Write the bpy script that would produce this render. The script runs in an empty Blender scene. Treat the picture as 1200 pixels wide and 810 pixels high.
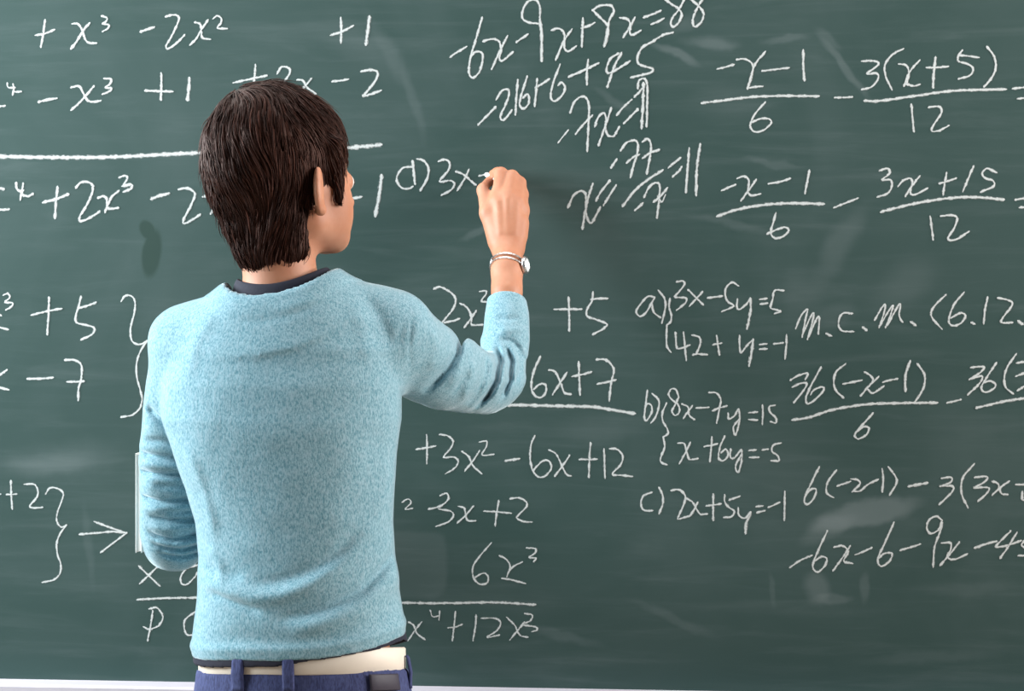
import bpy, math, random
import numpy as np
from mathutils import Vector, Matrix

scene = bpy.context.scene
col = scene.collection
random.seed(7)
RNG = np.random.default_rng(11)

# ------------------------------------------------------------------ camera
F_PX = 1634.0
YAW = math.radians(4.0)                     # camera turned a little to the left
CAM = np.array([2.4 * math.tan(YAW), -2.4, 1.30])
cd = bpy.data.cameras.new('camera')
cam = bpy.data.objects.new('camera', cd)
col.objects.link(cam)
cam.location = CAM
cam.rotation_euler = (math.pi / 2, 0, YAW)
cd.sensor_width = 36.0
cd.lens = 36.0 * F_PX / 1200.0
cd.clip_start = 0.05
scene.camera = cam

# ------------------------------------------------------------------ view
scene.view_settings.view_transform = 'Standard'
scene.view_settings.look = 'None'
scene.view_settings.gamma = 1.0
scene.view_settings.use_curve_mapping = False
scene.view_settings.exposure = 0.0
scene.cycles.use_denoising = True
scene.cycles.max_bounces = 8

# ------------------------------------------------------------------ world and light
w = bpy.data.worlds.new('classroom_light')
scene.world = w
w.use_nodes = True
w.node_tree.nodes['Background'].inputs[0].default_value = (0.92, 0.97, 1.0, 1)
w.node_tree.nodes['Background'].inputs[1].default_value = 0.10


def area(name, loc, target, sx, sy, power, color):
    ld = bpy.data.lights.new(name, 'AREA')
    ld.shape = 'RECTANGLE'
    ld.size = sx
    ld.size_y = sy
    ld.energy = power
    ld.color = color
    o = bpy.data.objects.new(name, ld)
    col.objects.link(o)
    o.location = loc
    d = Vector(target) - Vector(loc)
    o.rotation_euler = d.to_track_quat('-Z', 'Y').to_euler()
    return o


area('window_daylight', (-2.4, -0.85, 1.98), (-0.4, -0.40, 1.40), 1.7, 1.1, 165, (0.87, 0.965, 1.0))
area('far_window_daylight', (2.7, -0.80, 1.95), (0.0, -0.42, 1.35), 1.6, 1.4, 122, (1.0, 0.975, 0.94))
area('added_ceiling_light', (-0.5, -0.48, 2.95), (-0.5, -0.30, 1.0), 2.6, 0.6, 30, (1.0, 0.99, 0.97))  # unseen ceiling light, added so the board is brighter towards its top


# ------------------------------------------------------------------ helpers
def J(px, py, Y):
    """a point of the room seen at (px, py) of the 1200x810 photograph, on the vertical plane y = Y"""
    u, v = (px - 600.0) / F_PX, (405.0 - py) / F_PX
    c, s = math.cos(YAW), math.sin(YAW)
    d = np.array([u * c - s, u * s + c, v])
    t = (Y - CAM[1]) / d[1]
    return CAM + d * t


def mesh_from(name, V, Fq, mat=None, parent=None, smooth=True, tris=None):
    """V (n,3), Fq (m,4) quads and/or tris (k,3): one mesh object"""
    me = bpy.data.meshes.new(name)
    V = np.asarray(V, np.float32)
    parts = []
    lens = []
    if Fq is not None and len(Fq):
        parts.append(np.asarray(Fq, np.int32).ravel())
        lens.append(np.full(len(Fq), 4, np.int32))
    if tris is not None and len(tris):
        parts.append(np.asarray(tris, np.int32).ravel())
        lens.append(np.full(len(tris), 3, np.int32))
    loops = np.concatenate(parts)
    ln = np.concatenate(lens)
    st = np.concatenate([[0], np.cumsum(ln)[:-1]]).astype(np.int32)
    me.vertices.add(len(V))
    me.vertices.foreach_set('co', V.ravel())
    me.loops.add(len(loops))
    me.loops.foreach_set('vertex_index', loops)
    me.polygons.add(len(ln))
    me.polygons.foreach_set('loop_start', st)
    me.polygons.foreach_set('loop_total', ln)
    me.polygons.foreach_set('use_smooth', np.full(len(ln), smooth, bool))
    me.update(calc_edges=True)
    me.validate()
    o = bpy.data.objects.new(name, me)
    col.objects.link(o)
    if mat:
        me.materials.append(mat)
    if parent:
        o.parent = parent
    return o


def empty(name, loc, label, cat):
    o = bpy.data.objects.new(name, None)
    col.objects.link(o)
    o.location = loc
    o.empty_display_size = 0.1
    o['label'] = label
    o['category'] = cat
    return o


def adopt(o, parent):
    """parent a mesh whose coordinates are world coordinates"""
    o.parent = parent
    o.matrix_parent_inverse = Matrix.Translation(parent.location).inverted()
    return o


def box_arrays(lo, hi, bev=0.0):
    lo = np.array(lo, float)
    hi = np.array(hi, float)
    if bev <= 0:
        V = np.array([[x, y, z] for x in (lo[0], hi[0]) for y in (lo[1], hi[1]) for z in (lo[2], hi[2])])
        Q = [[0, 1, 3, 2], [4, 6, 7, 5], [0, 4, 5, 1], [2, 3, 7, 6], [0, 2, 6, 4], [1, 5, 7, 3]]
        return V, np.array(Q)
    import bmesh
    bm = bmesh.new()
    bmesh.ops.create_cube(bm, size=1.0)
    for v in bm.verts:
        for k in range(3):
            v.co[k] = (lo[k] + hi[k]) / 2 + v.co[k] * (hi[k] - lo[k])
    bmesh.ops.bevel(bm, geom=list(bm.edges), offset=bev, segments=3, profile=0.6, affect='EDGES')
    bm.verts.index_update()
    V = np.array([v.co[:] for v in bm.verts])
    Q = [[v.index for v in f.verts] for f in bm.faces]
    bm.free()
    return V, Q


def poly_obj(name, V, polys, mat, parent=None, smooth=False):
    me = bpy.data.meshes.new(name)
    me.from_pydata([tuple(map(float, v)) for v in V], [], [list(map(int, p)) for p in polys])
    for p in me.polygons:
        p.use_smooth = smooth
    o = bpy.data.objects.new(name, me)
    col.objects.link(o)
    me.materials.append(mat)
    if parent is not None:
        adopt(o, parent)
    return o


class Nodes:
    """short hand for material node trees"""

    def __init__(self, name):
        self.m = bpy.data.materials.new(name)
        self.m.use_nodes = True
        self.t = self.m.node_tree
        self.bsdf = self.t.nodes['Principled BSDF']
        self.out = self.t.nodes['Material Output']

    def n(self, kind, **kw):
        nd = self.t.nodes.new(kind)
        for k, v in kw.items():
            setattr(nd, k, v)
        return nd

    def l(self, a, b):
        self.t.links.new(a, b)

    def val(self, sock, v):
        if isinstance(v, bpy.types.NodeSocket):
            self.l(v, sock)
        else:
            sock.default_value = v

    def math(self, op, a, b=None, c=None, clamp=False):
        nd = self.n('ShaderNodeMath', operation=op)
        nd.use_clamp = clamp
        self.val(nd.inputs[0], a)
        if b is not None:
            self.val(nd.inputs[1], b)
        if c is not None:
            self.val(nd.inputs[2], c)
        return nd.outputs[0]

    def mix(self, f, a, b):
        nd = self.n('ShaderNodeMix', data_type='RGBA')
        self.val(nd.inputs[0], f)
        for i, x in ((6, a), (7, b)):
            if isinstance(x, bpy.types.NodeSocket):
                self.l(x, nd.inputs[i])
            else:
                nd.inputs[i].default_value = (*x, 1)
        return nd.outputs[2]

    def noise(self, scale, vec=None, detail=3, rough=0.55, dist=0.0):
        nd = self.n('ShaderNodeTexNoise')
        nd.inputs['Scale'].default_value = scale
        nd.inputs['Detail'].default_value = detail
        nd.inputs['Roughness'].default_value = rough
        nd.inputs['Distortion'].default_value = dist
        if vec is not None:
            self.l(vec, nd.inputs['Vector'])
        return nd.outputs[0]

    def mapping(self, vec, loc=(0, 0, 0), rot=(0, 0, 0), scale=(1, 1, 1)):
        nd = self.n('ShaderNodeMapping')
        nd.inputs['Location'].default_value = loc
        nd.inputs['Rotation'].default_value = rot
        nd.inputs['Scale'].default_value = scale
        self.l(vec, nd.inputs['Vector'])
        return nd.outputs[0]

    def ramp(self, fac, lo, hi):
        nd = self.n('ShaderNodeMapRange', interpolation_type='SMOOTHSTEP')
        self.l(fac, nd.inputs[0])
        nd.inputs[1].default_value = lo
        nd.inputs[2].default_value = hi
        return nd.outputs[0]

    def bump(self, h, strength, dist=0.002):
        nd = self.n('ShaderNodeBump')
        nd.inputs['Strength'].default_value = strength
        nd.inputs['Distance'].default_value = dist
        self.l(h, nd.inputs['Height'])
        self.l(nd.outputs[0], self.bsdf.inputs['Normal'])

    def base(self, c):
        if isinstance(c, bpy.types.NodeSocket):
            self.l(c, self.bsdf.inputs['Base Color'])
        else:
            self.bsdf.inputs['Base Color'].default_value = (*c, 1)

    def set(self, **kw):
        for k, v in kw.items():
            self.bsdf.inputs[k.replace('_', ' ')].default_value = v

    def obj(self):
        return self.n('ShaderNodeTexCoord').outputs['Object']


def plain(name, c, rough=0.6, metal=0.0, var=0.12, scale=40, bump=0.0):
    N = Nodes(name)
    f = N.noise(scale, N.obj(), 4)
    N.base(N.mix(f, tuple(x * (1 - var) for x in c), tuple(min(1, x * (1 + var)) for x in c)))
    N.set(Roughness=rough, Metallic=metal)
    if bump:
        N.bump(f, bump)
    return N.m
# ------------------------------------------------------------------ materials of the room
def board_material():
    N = Nodes('green_chalkboard')
    P = N.obj()
    sep = N.n('ShaderNodeSeparateXYZ')
    N.l(P, sep.inputs[0])
    X, Z = sep.outputs[0], sep.outputs[2]
    warp = N.math('SUBTRACT', N.noise(9.0, P, 3), 0.5)
    warp2 = N.math('SUBTRACT', N.noise(11.0, N.mapping(P, loc=(3, 5, 1)), 3), 0.5)

    def blob(px, py, rx, ry, ang, soft=0.5, wob=0.04, square=False):
        """soft mask of a wiped or dusty patch centred where (px, py) falls on the board; radii in metres"""
        c = J(px, py, 0)
        dx = N.math('ADD', N.math('SUBTRACT', X, float(c[0])), N.math('MULTIPLY', warp, wob))
        dz = N.math('ADD', N.math('SUBTRACT', Z, float(c[2])), N.math('MULTIPLY', warp2, wob))
        ca, sa = math.cos(math.radians(ang)), math.sin(math.radians(ang))
        u = N.math('DIVIDE', N.math('ADD', N.math('MULTIPLY', dx, ca), N.math('MULTIPLY', dz, sa)), rx)
        v = N.math('DIVIDE', N.math('SUBTRACT', N.math('MULTIPLY', dz, ca), N.math('MULTIPLY', dx, sa)), ry)
        if square:
            r = N.math('POWER', N.math('ADD', N.math('POWER', N.math('ABSOLUTE', u), 6.0), N.math('POWER', N.math('ABSOLUTE', v), 6.0)), 1 / 6.0)
        else:
            r = N.math('SQRT', N.math('ADD', N.math('MULTIPLY', u, u), N.math('MULTIPLY', v, v)))
        nd = N.n('ShaderNodeMapRange', interpolation_type='SMOOTHSTEP')
        N.l(r, nd.inputs[0])
        nd.inputs[1].default_value = 1.0
        nd.inputs[2].default_value = 1.0 - soft
        return nd.outputs[0]

    fine = N.noise(420, P, 3, 0.7)
    streak = N.noise(4.0, N.mapping(P, rot=(0, math.radians(-12), 0), scale=(1.0, 1, 9.0)), 5, 0.6, 0.6)
    streak2 = N.noise(3.0, N.mapping(P, loc=(7, 0, 2), rot=(0, math.radians(50), 0), scale=(0.9, 1, 10.0)), 5, 0.6, 0.8)
    cloud = N.noise(2.6, P, 4, 0.55, 0.7)
    dust = N.math('ADD', N.math('MULTIPLY', N.ramp(streak, 0.45, 0.85), 0.030),
                  N.math('MULTIPLY', N.ramp(streak2, 0.52, 0.85), 0.035))
    dust = N.math('ADD', dust, N.math('MULTIPLY', N.ramp(cloud, 0.35, 0.8), 0.030))
    dust = N.math('ADD', dust, N.math('MULTIPLY', fine, 0.016))
    patches = [
        # px, py, rx, ry, angle, strength, soft
        (1012, 603, .112, .030, 13, .15, .45), (968, 622, .065, .026, 24, .07, .6),
        (955, 690, .030, .036, 10, .10, .6), (975, 702, .045, .012, 5, .08, .6), (1015, 688, .012, .034, -5, .07, .6),
        (905, 690, .008, .040, 5, .05, .7),
        (990, 80, .090, .010, -52, .10, .7), (970, 45, .040, .012, -45, .06, .7),
        (920, 45, .050, .010, 10, .08, .7), (840, 52, .055, .016, -4, .06, .7),
        (790, 62, .060, .010, -26, .12, .7), (830, 52, .07, .012, -5, .06, .7), (800, 30, .05, .02, 10, .06, .8),
        (720, 118, .05, .010, -35, .06, .8),
        (455, 60, .10, .020, -60, .05, .8), (485, 120, .10, .012, -75, .05, .8),
        (70, 540, .16, .050, 6, .06, .8), (60, 545, .11, .03, 6, .06, .8),
        (905, 190, .07, .008, -4, .06, .7), (860, 265, .10, .010, -14, .06, .8),
        (985, 285, .10, .03, 60, .07, .8), (1060, 330, .09, .05, 40, .05, .8), (980, 370, .05, .03, 20, .05, .7),
        (940, 345, .05, .07, 0, .04, .8), (560, 270, .05, .010, 30, .08, .7),
        (700, 505, .10, .035, 4, .05, .8), (660, 745, .09, .012, -15, .05, .7), (790, 725, .10, .012, -20, .05, .7),
        (860, 120, .09, .05, 0, .03, .9), (1130, 690, .10, .02, 4, .04, .8), (1090, 770, .16, .015, 3, .04, .8),
        (105, 640, .012, .10, 8, .04, .8), (420, 55, .14, .05, -30, .05, .9),
    ]
    for (px, py, rx, ry, ang, st, soft) in patches:
        dust = N.math('ADD', dust, N.math('MULTIPLY', blob(px, py, rx, ry, ang, soft), st * .62))
    dust = N.math('ADD', dust, N.math('MULTIPLY', blob(478, 662, .072, .062, 2, .16, .02, True), .032))
    base = N.mix(cloud, (0.023, 0.051, 0.046), (0.028, 0.059, 0.054))
    c = N.mix(N.math('MULTIPLY', dust, 1.0, clamp=True), base, (0.58, 0.62, 0.65))
    wet = None
    for (px, py, rx, ry, ang) in ((172, 270, .016, .022, 30), (178, 296, .021, .050, -6)):
        b = blob(px, py, rx, ry, ang, .35, .012)
        wet = b if wet is None else N.math('MAXIMUM', wet, b)
    c = N.mix(N.math('MULTIPLY', wet, 0.85), c, (0.020, 0.043, 0.035))
    N.base(c)
    N.bsdf.inputs['Specular IOR Level'].default_value = 0.22
    rg = N.math('ADD', 0.66, N.math('MULTIPLY', cloud, 0.16))
    N.l(rg, N.bsdf.inputs['Roughness'])
    N.set(IOR=1.45)
    N.bump(fine, 0.08, 0.0006)
    return N.m


def chalk_material(name, level, c=(0.52, 0.54, 0.535)):
    N = Nodes(name)
    P = N.obj()
    f = N.noise(520, P, 3, 0.75)
    g = N.noise(90, N.mapping(P, loc=(2, 2, 2)), 3, 0.6)
    a = N.math('ADD', f, N.math('MULTIPLY', g, 0.60))
    ed = N.n('ShaderNodeAttribute', attribute_name='press')
    a = N.math('ADD', a, N.math('MULTIPLY', N.math('SUBTRACT', ed.outputs['Fac'], 0.5), 0.55))
    mask = N.ramp(a, level - 0.26, level + 0.22)
    N.base(c)
    N.set(Roughness=0.95)
    tr = N.n('ShaderNodeBsdfTransparent')
    mx = N.n('ShaderNodeMixShader')
    N.l(mask, mx.inputs[0])
    N.l(tr.outputs[0], mx.inputs[1])
    N.l(N.bsdf.outputs[0], mx.inputs[2])
    N.l(mx.outputs[0], N.out.inputs[0])
    return N.m


MB = board_material()
M_CHALK = chalk_material('chalk_line', 0.745)
M_CHALK_SOFT = chalk_material('faint_chalk_line', 0.80)
M_TRAY = plain('painted_tray', (0.47, 0.44, 0.49), 0.5, 0.0, 0.08)
M_TRAYWOOD = plain('brown_wood_ledge', (0.16, 0.10, 0.075), 0.5, 0.0, 0.25, 25)
M_WALL = plain('wall_paint', (0.70, 0.68, 0.62), 0.85, 0.0, 0.04, 12)
M_FLOOR = plain('floor_vinyl', (0.30, 0.24, 0.18), 0.5, 0.0, 0.15, 6)

# ------------------------------------------------------------------ room shell
V, Q = box_arrays((-3.4, 0.032, 0), (3.4, 0.15, 3.1))
o = mesh_from('wall_back', V, Q, M_WALL, smooth=False)
o['kind'] = 'structure'
V, Q = box_arrays((-3.4, -4.5, -0.1), (3.4, 0.15, 0.0))
o = mesh_from('floor', V, Q, M_FLOOR, smooth=False)
o['kind'] = 'structure'

# ------------------------------------------------------------------ the chalkboard
BX0, BX1 = -2.05, 2.05
BZ0 = J(110, 797.5, 0)[2]
BZ1 = 2.06
board = empty('chalkboard', (0, 0, 0), 'large green chalkboard covered with white handwritten algebra', 'chalkboard')
V, Q = box_arrays((BX0, 0.0, BZ0 - 0.01), (BX1, 0.02, BZ1))
adopt(mesh_from('writing_surface', V, Q, MB, smooth=False), board)
# frame rails round the slate
fr_V, fr_Q = [], []
for lo, hi in (((BX0 - .035, -.012, BZ1), (BX1 + .035, .03, BZ1 + .035)),
               ((BX0 - .035, -.012, BZ0 - .06), (BX0, .03, BZ1)),
               ((BX1, -.012, BZ0 - .06), (BX1 + .035, .03, BZ1))):
    v, q = box_arrays(lo, hi, 0.004)
    b = sum(len(x) for x in fr_V)
    fr_V.append(v)
    fr_Q += [[i + b for i in p] for p in q]
poly_obj('frame', np.concatenate(fr_V), fr_Q, M_TRAY, board)
# chalk tray: an extruded profile with a raised lip
prof = [(0.0, 0.0), (-.040, 0.0), (-.046, .004), (-.052, .004), (-.055, 0.0), (-.055, -.012), (-.050, -.016), (0.0, -.016)]
zt = BZ0
V = np.array([[x, y, zt + z] for x in (BX0, BX1) for (y, z) in prof])
n = len(prof)
polys = [[i, (i + 1) % n, n + (i + 1) % n, n + i] for i in range(n)] + [list(range(n))[::-1], list(range(n, 2 * n))]
tray = poly_obj('chalk_tray', V, polys, M_TRAY, board)
v, q = box_arrays((BX0, -.030, zt - .085), (BX1, .031, zt - .0162), 0.004)
led = poly_obj('tray_rail', v, q, M_TRAYWOOD, board)
led['label'] = 'brown wooden rail under the pale chalk tray'


# ------------------------------------------------------------------ handwriting
def catmull(P, step):
    P = np.asarray(P, float)
    if len(P) < 3:
        n = max(2, int(np.linalg.norm(P[-1] - P[0]) / step) + 1)
        t = np.linspace(0, 1, n)[:, None]
        return P[0] * (1 - t) + P[-1] * t
    E = np.vstack([2 * P[0] - P[1], P, 2 * P[-1] - P[-2]])
    out = []
    for i in range(1, len(E) - 2):
        a, b, c, d = E[i - 1:i + 3]
        n = max(2, int(np.linalg.norm(c - b) / step) + 1)
        t = np.linspace(0, 1, n, endpoint=False)[:, None]
        out.append(0.5 * (2 * b + (c - a) * t + (2 * a - 5 * b + 4 * c - d) * t * t + (3 * b - 3 * c + d - a) * t ** 3))
    out.append(P[-1][None])
    return np.vstack(out)


def ribbon(P, width, V, Q, lift):
    """a raised chalk line along the pixel polyline P, width in pixels"""
    C = catmull(P, 1.3)
    W = np.array([J(x, y, 0) for x, y in C])[:, [0, 2]]
    T = np.gradient(W, axis=0)
    T /= np.linalg.norm(T, axis=1)[:, None] + 1e-9
    # round the two ends off with one extra point each
    hw = 0.5 * width * 2.4 / F_PX
    W = np.vstack([W[0] - T[0] * hw * .8, W, W[-1] + T[-1] * hw * .8])
    T = np.vstack([T[0], T, T[-1]])
    N = np.stack([-T[:, 1], T[:, 0]], 1)
    m = len(W)
    s = np.linspace(0, 1, m)
    ww = hw * (1 + 0.16 * np.sin(s * m * .55 + P[0][0]) + 0.10 * np.sin(s * m * 1.3 + P[0][1]))
    ww[0] *= .35
    ww[-1] *= .35
    b = sum(len(x) for x in V)
    L, R = W + N * ww[:, None], W - N * ww[:, None]
    y0, y1 = -0.0003 - lift, -0.0008 - lift
    V.append(np.stack([L[:, 0], np.full(m, y0), L[:, 1]], 1))
    V.append(np.stack([W[:, 0], np.full(m, y1), W[:, 1]], 1))
    V.append(np.stack([R[:, 0], np.full(m, y0), R[:, 1]], 1))
    i = np.arange(m - 1)
    Q.append(np.stack([b + i, b + i + 1, b + m + i + 1, b + m + i], 1))
    Q.append(np.stack([b + m + i, b + m + i + 1, b + 2 * m + i + 1, b + 2 * m + i], 1))


def write(name, label, *blocks, mat=None):
    """blocks: (x0, y0, k, width, strokes) - strokes 'x,y x,y; x,y x,y' measured k times enlarged from (x0, y0)"""
    V, Q = [], []
    cnt = 0
    for (x0, y0, k, wd, txt) in blocks:
        for st in txt.split(';'):
            st = st.strip()
            if not st:
                continue
            ww = wd
            if st[0] == '!':
                ws, st = st[1:].split(' ', 1)
                ww = float(ws)
            P = [(x0 + float(a.split(',')[0]) / k, y0 + float(a.split(',')[1]) / k) for a in st.split()]
            ribbon(P, ww, V, Q, (cnt % 5) * 0.00012)
            cnt += 1
    o = mesh_from(name, np.concatenate(V), np.concatenate(Q), mat or M_CHALK)
    pr = np.concatenate([np.full(len(v), k == 1, np.float32) for k, v in [(i % 3, x) for i, x in enumerate(V)]])
    at = o.data.attributes.new('press', 'FLOAT', 'POINT')
    at.data.foreach_set('value', pr)
    adopt(o, board)
    o['label'] = label
    return o


write('chalk_equation', 'chalk writing + x cubed - 2x squared in the top row',
      (0, 0, 4, 3.6, '212,95 203,160 192,220;168,165 210,158 255,140;340,112 365,112 385,140 400,185 420,202 452,203;!4.2 420,110 390,145 360,195 335,228;'
       '!3.2 478,75 503,85 495,105 480,112 512,118 505,135 482,148;!4.2 660,148 690,138 722,128;778,78 815,70 838,80 835,105 810,160 780,215 790,228 825,205 865,165;'
       '915,105 940,115 945,150 950,178 985,185;975,95 945,140 918,185 892,210;!3 1000,88 1020,75 1038,88 1035,110 1020,132 1065,135'),
      )
write('chalk_equation', 'chalk writing + 1 ending the top row',
      (220, 0, 4, 4.0, '718,85 720,140 718,200;672,165 720,150 775,122;!5 852,80 845,140 836,208'))
write('chalk_equation', 'chalk writing x to the fourth - x cubed + 1 in the second row',
      (0, 0, 4, 3.8, '-30,490 -5,499 22,497;!3 35,390 40,410 70,412;!3 62,395 65,420 60,445;!3 65,430 82,431 100,430;!4.2 183,478 225,468 265,462;'
       '335,410 370,405 390,435 410,470 440,478 472,472;440,405 410,440 370,485 335,515;!3.6 490,368 520,372 515,395 495,410 525,415 510,430 482,442;'
       '757,345 757,400 755,468;682,425 745,428 810,430;!5 888,368 885,420 880,468'))
write('chalk_equation', 'chalk writing + 2x - 2 above the head in the second row',
      (220, 0, 4, 3.6, '318,305 310,400 305,430;215,388 290,372 370,355;420,345 440,315 475,320 478,345 450,385 435,410 480,400;'
       '515,375 540,378 560,410 600,440;580,370 550,405 520,440;678,382 715,378 752,372;!4.2 815,335 860,328 890,340 882,375 840,430 825,450 865,440 905,425'))
write('chalk_rule', 'thick chalk line drawn under the top two rows', (0, 0, 1, 6.0, '-12,183 60,184.5 130,184 237,179 330,175 400,173.5 446,170'))
write('chalk_equation', 'chalk writing + 2x cubed - 2x squared under the thick chalk line',
      (0, 200, 7.5, 4.0, '!5 -30,150 10,158 30,163;-40,342 20,345 78,340;145,110 150,160 180,180 205,175;205,115 195,180 180,255;190,215 250,225 290,205;'
       '!4.4 508,145 495,260 483,415;!4.6 382,278 480,255 600,210;670,150 710,105 770,100 815,130 810,200 760,310 700,410 715,445 790,415 875,360;'
       '865,240 910,225 940,250 945,320 970,335 1040,330;1045,180 985,230 950,300 925,365;!3.6 1050,60 1100,45 1120,70 1085,125;!4.6 1080,135 1155,125 1150,160 1090,185'),
      (0, 180, 4.05, 4.0, '!5 720,215 760,200 800,190;850,170 890,165 925,190 910,240 870,320 890,328 950,290;965,205 1000,205 1015,240 1040,285;1055,190 1025,250 1000,285'))
write('chalk_equation', 'chalk writing - 1 right of the face',
      (410, 170, 7.06, 4.4, '-60,452 20,443 95,430;!5.5 262,255 245,400 212,585'))
write('chalk_equation', 'chalk writing d) 3x - being written at the hand',
      (410, 170, 7.06, 3.5, '515,180 440,190 395,250 390,300 430,355 490,360 520,345;!4.2 520,135 530,230 540,320;!3.8 560,115 610,130 650,190 640,280 585,375;'
       '735,135 790,120 825,150 815,210 745,300 830,295 865,320 840,370 760,415;880,220 930,240 970,270 1040,330;985,205 950,280 890,375;!3 1070,255 1105,248 1150,238'))
write('chalk_equation', 'chalk writing x cubed + 5 left of the shoulder',
      (0, 330, 4.767, 3.6, '-30,150 -10,175 5,190;-15,252 20,262 45,268;!3.2 20,75 45,68 55,90 30,115 70,120 65,140 35,158;275,90 272,190 265,295;178,187 270,165 345,152;'
       '453,85 440,140 425,190 430,230 490,245 528,262 515,295 455,325;440,150 490,135 535,118'))
write('chalk_equation', 'chalk writing x - 7 left of the shoulder',
      (0, 330, 4.767, 3.8, '-10,530 10,515 38,495;-15,588 20,598 48,605;155,543 220,543 295,538;365,438 420,440 455,470 455,540 440,600 438,662;378,560 420,560 468,557'))
write('chalk_brace', 'long curly chalk brace beside the left shoulder',
      (0, 330, 4.767, 3.2, '678,110 700,80 735,82 755,115 750,180 730,260 735,325 765,350 795,348 825,330;825,332 790,380 765,450 765,530 785,610 795,660 780,710 740,745 678,758'))
write('chalk_equation', 'chalk writing + 2 at the left edge above the arrow',
      (0, 550, 5.4, 3.6, '70,75 72,160 78,250;45,160 75,160 105,158;158,95 215,95 240,130 235,175 190,230 210,245 268,242;!2.5 -10,160 5,158'), mat=M_CHALK_SOFT)
write('chalk_brace', 'smaller curly chalk brace left of the arrow',
      (0, 550, 5.4, 3.4, '290,155 315,120 360,120 400,150 395,190 365,270 360,325 385,365 420,355;418,358 380,410 360,470 365,540 385,600 380,660 340,700 270,715'), mat=M_CHALK_SOFT)
write('chalk_arrow', 'chalk arrow pointing right towards the elbow',
      (0, 550, 5.4, 3.8, '505,412 600,405 710,395 800,402;600,332 660,355 730,380 800,405;800,405 740,450 640,525'), mat=M_CHALK_SOFT)
write('chalk_equation', 'chalk writing x 0 over a line over p 0 beside the hip',
      (140, 620, 5.4, 3.5, '125,235 185,295 255,360;240,240 185,295 130,345;520,222 430,250 390,300 395,345 430,350 480,300 520,240;!4 115,447 300,438 500,435 640,437;'
       '212,520 200,600 180,705;190,505 240,500 275,555 250,610 190,635 155,620;490,518 420,570 410,620 430,670 480,665 520,640'), mat=M_CHALK_SOFT)
write('chalk_equation', 'chalk writing 2x squared left of the raised forearm',
      (500, 320, 8.1, 3.4, '70,150 120,132 190,160 260,215 275,280 245,350 180,430 130,490;170,470 250,455 310,435;320,290 370,315 410,370 425,430 430,490 530,492;470,360 430,420 360,515;!2.8 505,175 560,170 565,200 520,265 575,275'))
write('chalk_equation', 'chalk writing + 5 right of the raised forearm',
      (610, 330, 4.764, 3.6, '190,155 260,155 340,155;268,90 272,180 272,275;405,60 398,110 370,160 375,195 430,215 482,238 460,265 405,295;395,100 440,95 485,95'), mat=M_CHALK)
write('chalk_equation', 'chalk writing 6x + 7 right of the raised elbow',
      (610, 330, 4.764, 3.6, '110,420 75,500 60,580 75,630 110,648 140,620 140,580 110,572 75,600;160,495 195,505 225,570 245,620 280,630;258,510 225,560 180,630;'
       '325,450 328,540 332,632;290,530 340,520 395,505;425,435 480,440 520,490 505,570 495,665;430,572 480,562 530,550'), mat=M_CHALK)
write('chalk_rule', 'chalk line running out from behind the raised elbow', (610, 330, 4.764, 4.8, '-160,690 0,690 200,695 400,700 500,715 636,738'))
write('chalk_equation', 'chalk writing + 3x squared - 6x + 12 below the raised elbow',
      (480, 490, 6.23, 3.4, '125,125 128,220 125,330;50,228 120,218 188,205;220,120 280,130 318,170 300,220 250,285 320,285 355,315 330,365 265,405;385,245 430,280 465,350 525,405;'
       '510,240 465,310 405,385;!2.8 510,175 560,170 560,210 530,270 615,265;!4 700,312 750,305 800,298'),
      (600, 500, 6.747, 3.5, '180,75 150,150 145,260 165,350 215,400 270,385 310,330 295,275 250,270 200,310 170,350;295,185 350,220 395,310 430,375 465,390;455,230 400,310 340,390;'
       '622,130 612,250 608,400;535,260 610,260 670,258;728,180 732,300 735,405;775,175 830,180 875,230 860,300 795,375 870,385 950,395'), mat=M_CHALK_SOFT)
write('chalk_equation', 'chalk writing squared - 3x + 2 beside the waist',
      (440, 500, 3, 2.8, '95,265 115,255 125,268 105,290 130,288'),
      (480, 490, 6.23, 3.4, '140,665 190,655 225,640;225,565 270,550 285,580 270,610 215,655 220,665 300,680 320,715 280,760 195,790;360,645 400,660 410,715 430,750 480,750;'
       '465,645 410,710 350,765;650,605 635,700 625,785;545,680 640,685 740,695'),
      (600, 500, 6.747, 3.5, '-12,570 60,565 115,600 110,640 50,700 40,725 90,750 155,755'), mat=M_CHALK_SOFT)
write('chalk_equation', 'chalk writing 6x cubed above the lowest line',
      (470, 620, 5.4, 3.3, '570,90 500,170 455,240 460,310 500,350 545,340 550,300 520,280 470,305;625,170 670,195 690,240 670,300;765,210 715,235 680,270;640,312 700,322 785,345;'
       '!3 795,120 850,125 850,150 810,180 855,185 840,205'), mat=M_CHALK_SOFT)
write('chalk_rule', 'lowest chalk line, right of the waist', (470, 620, 5.4, 4.2, '-250,460 20,467 200,470 400,468 600,465 850,480'), mat=M_CHALK_SOFT)
write('chalk_equation', 'chalk writing x to the fourth + 12x cubed in the lowest row',
      (470, 620, 5.4, 3.2, '50,590 80,610 100,660 150,700;130,590 90,640 45,705;!2.6 185,515 200,555 240,550;!2.6 245,520 240,575;345,525 335,620 325,705;300,625 345,620 385,605;'
       '475,545 470,620 455,705;510,565 590,565 630,590 610,640 545,685 620,672;670,560 720,610 750,670 800,685;780,590 740,640 690,700;785,535 830,545 820,580 770,605 850,620 860,640 830,650'), mat=M_CHALK_SOFT)
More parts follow.
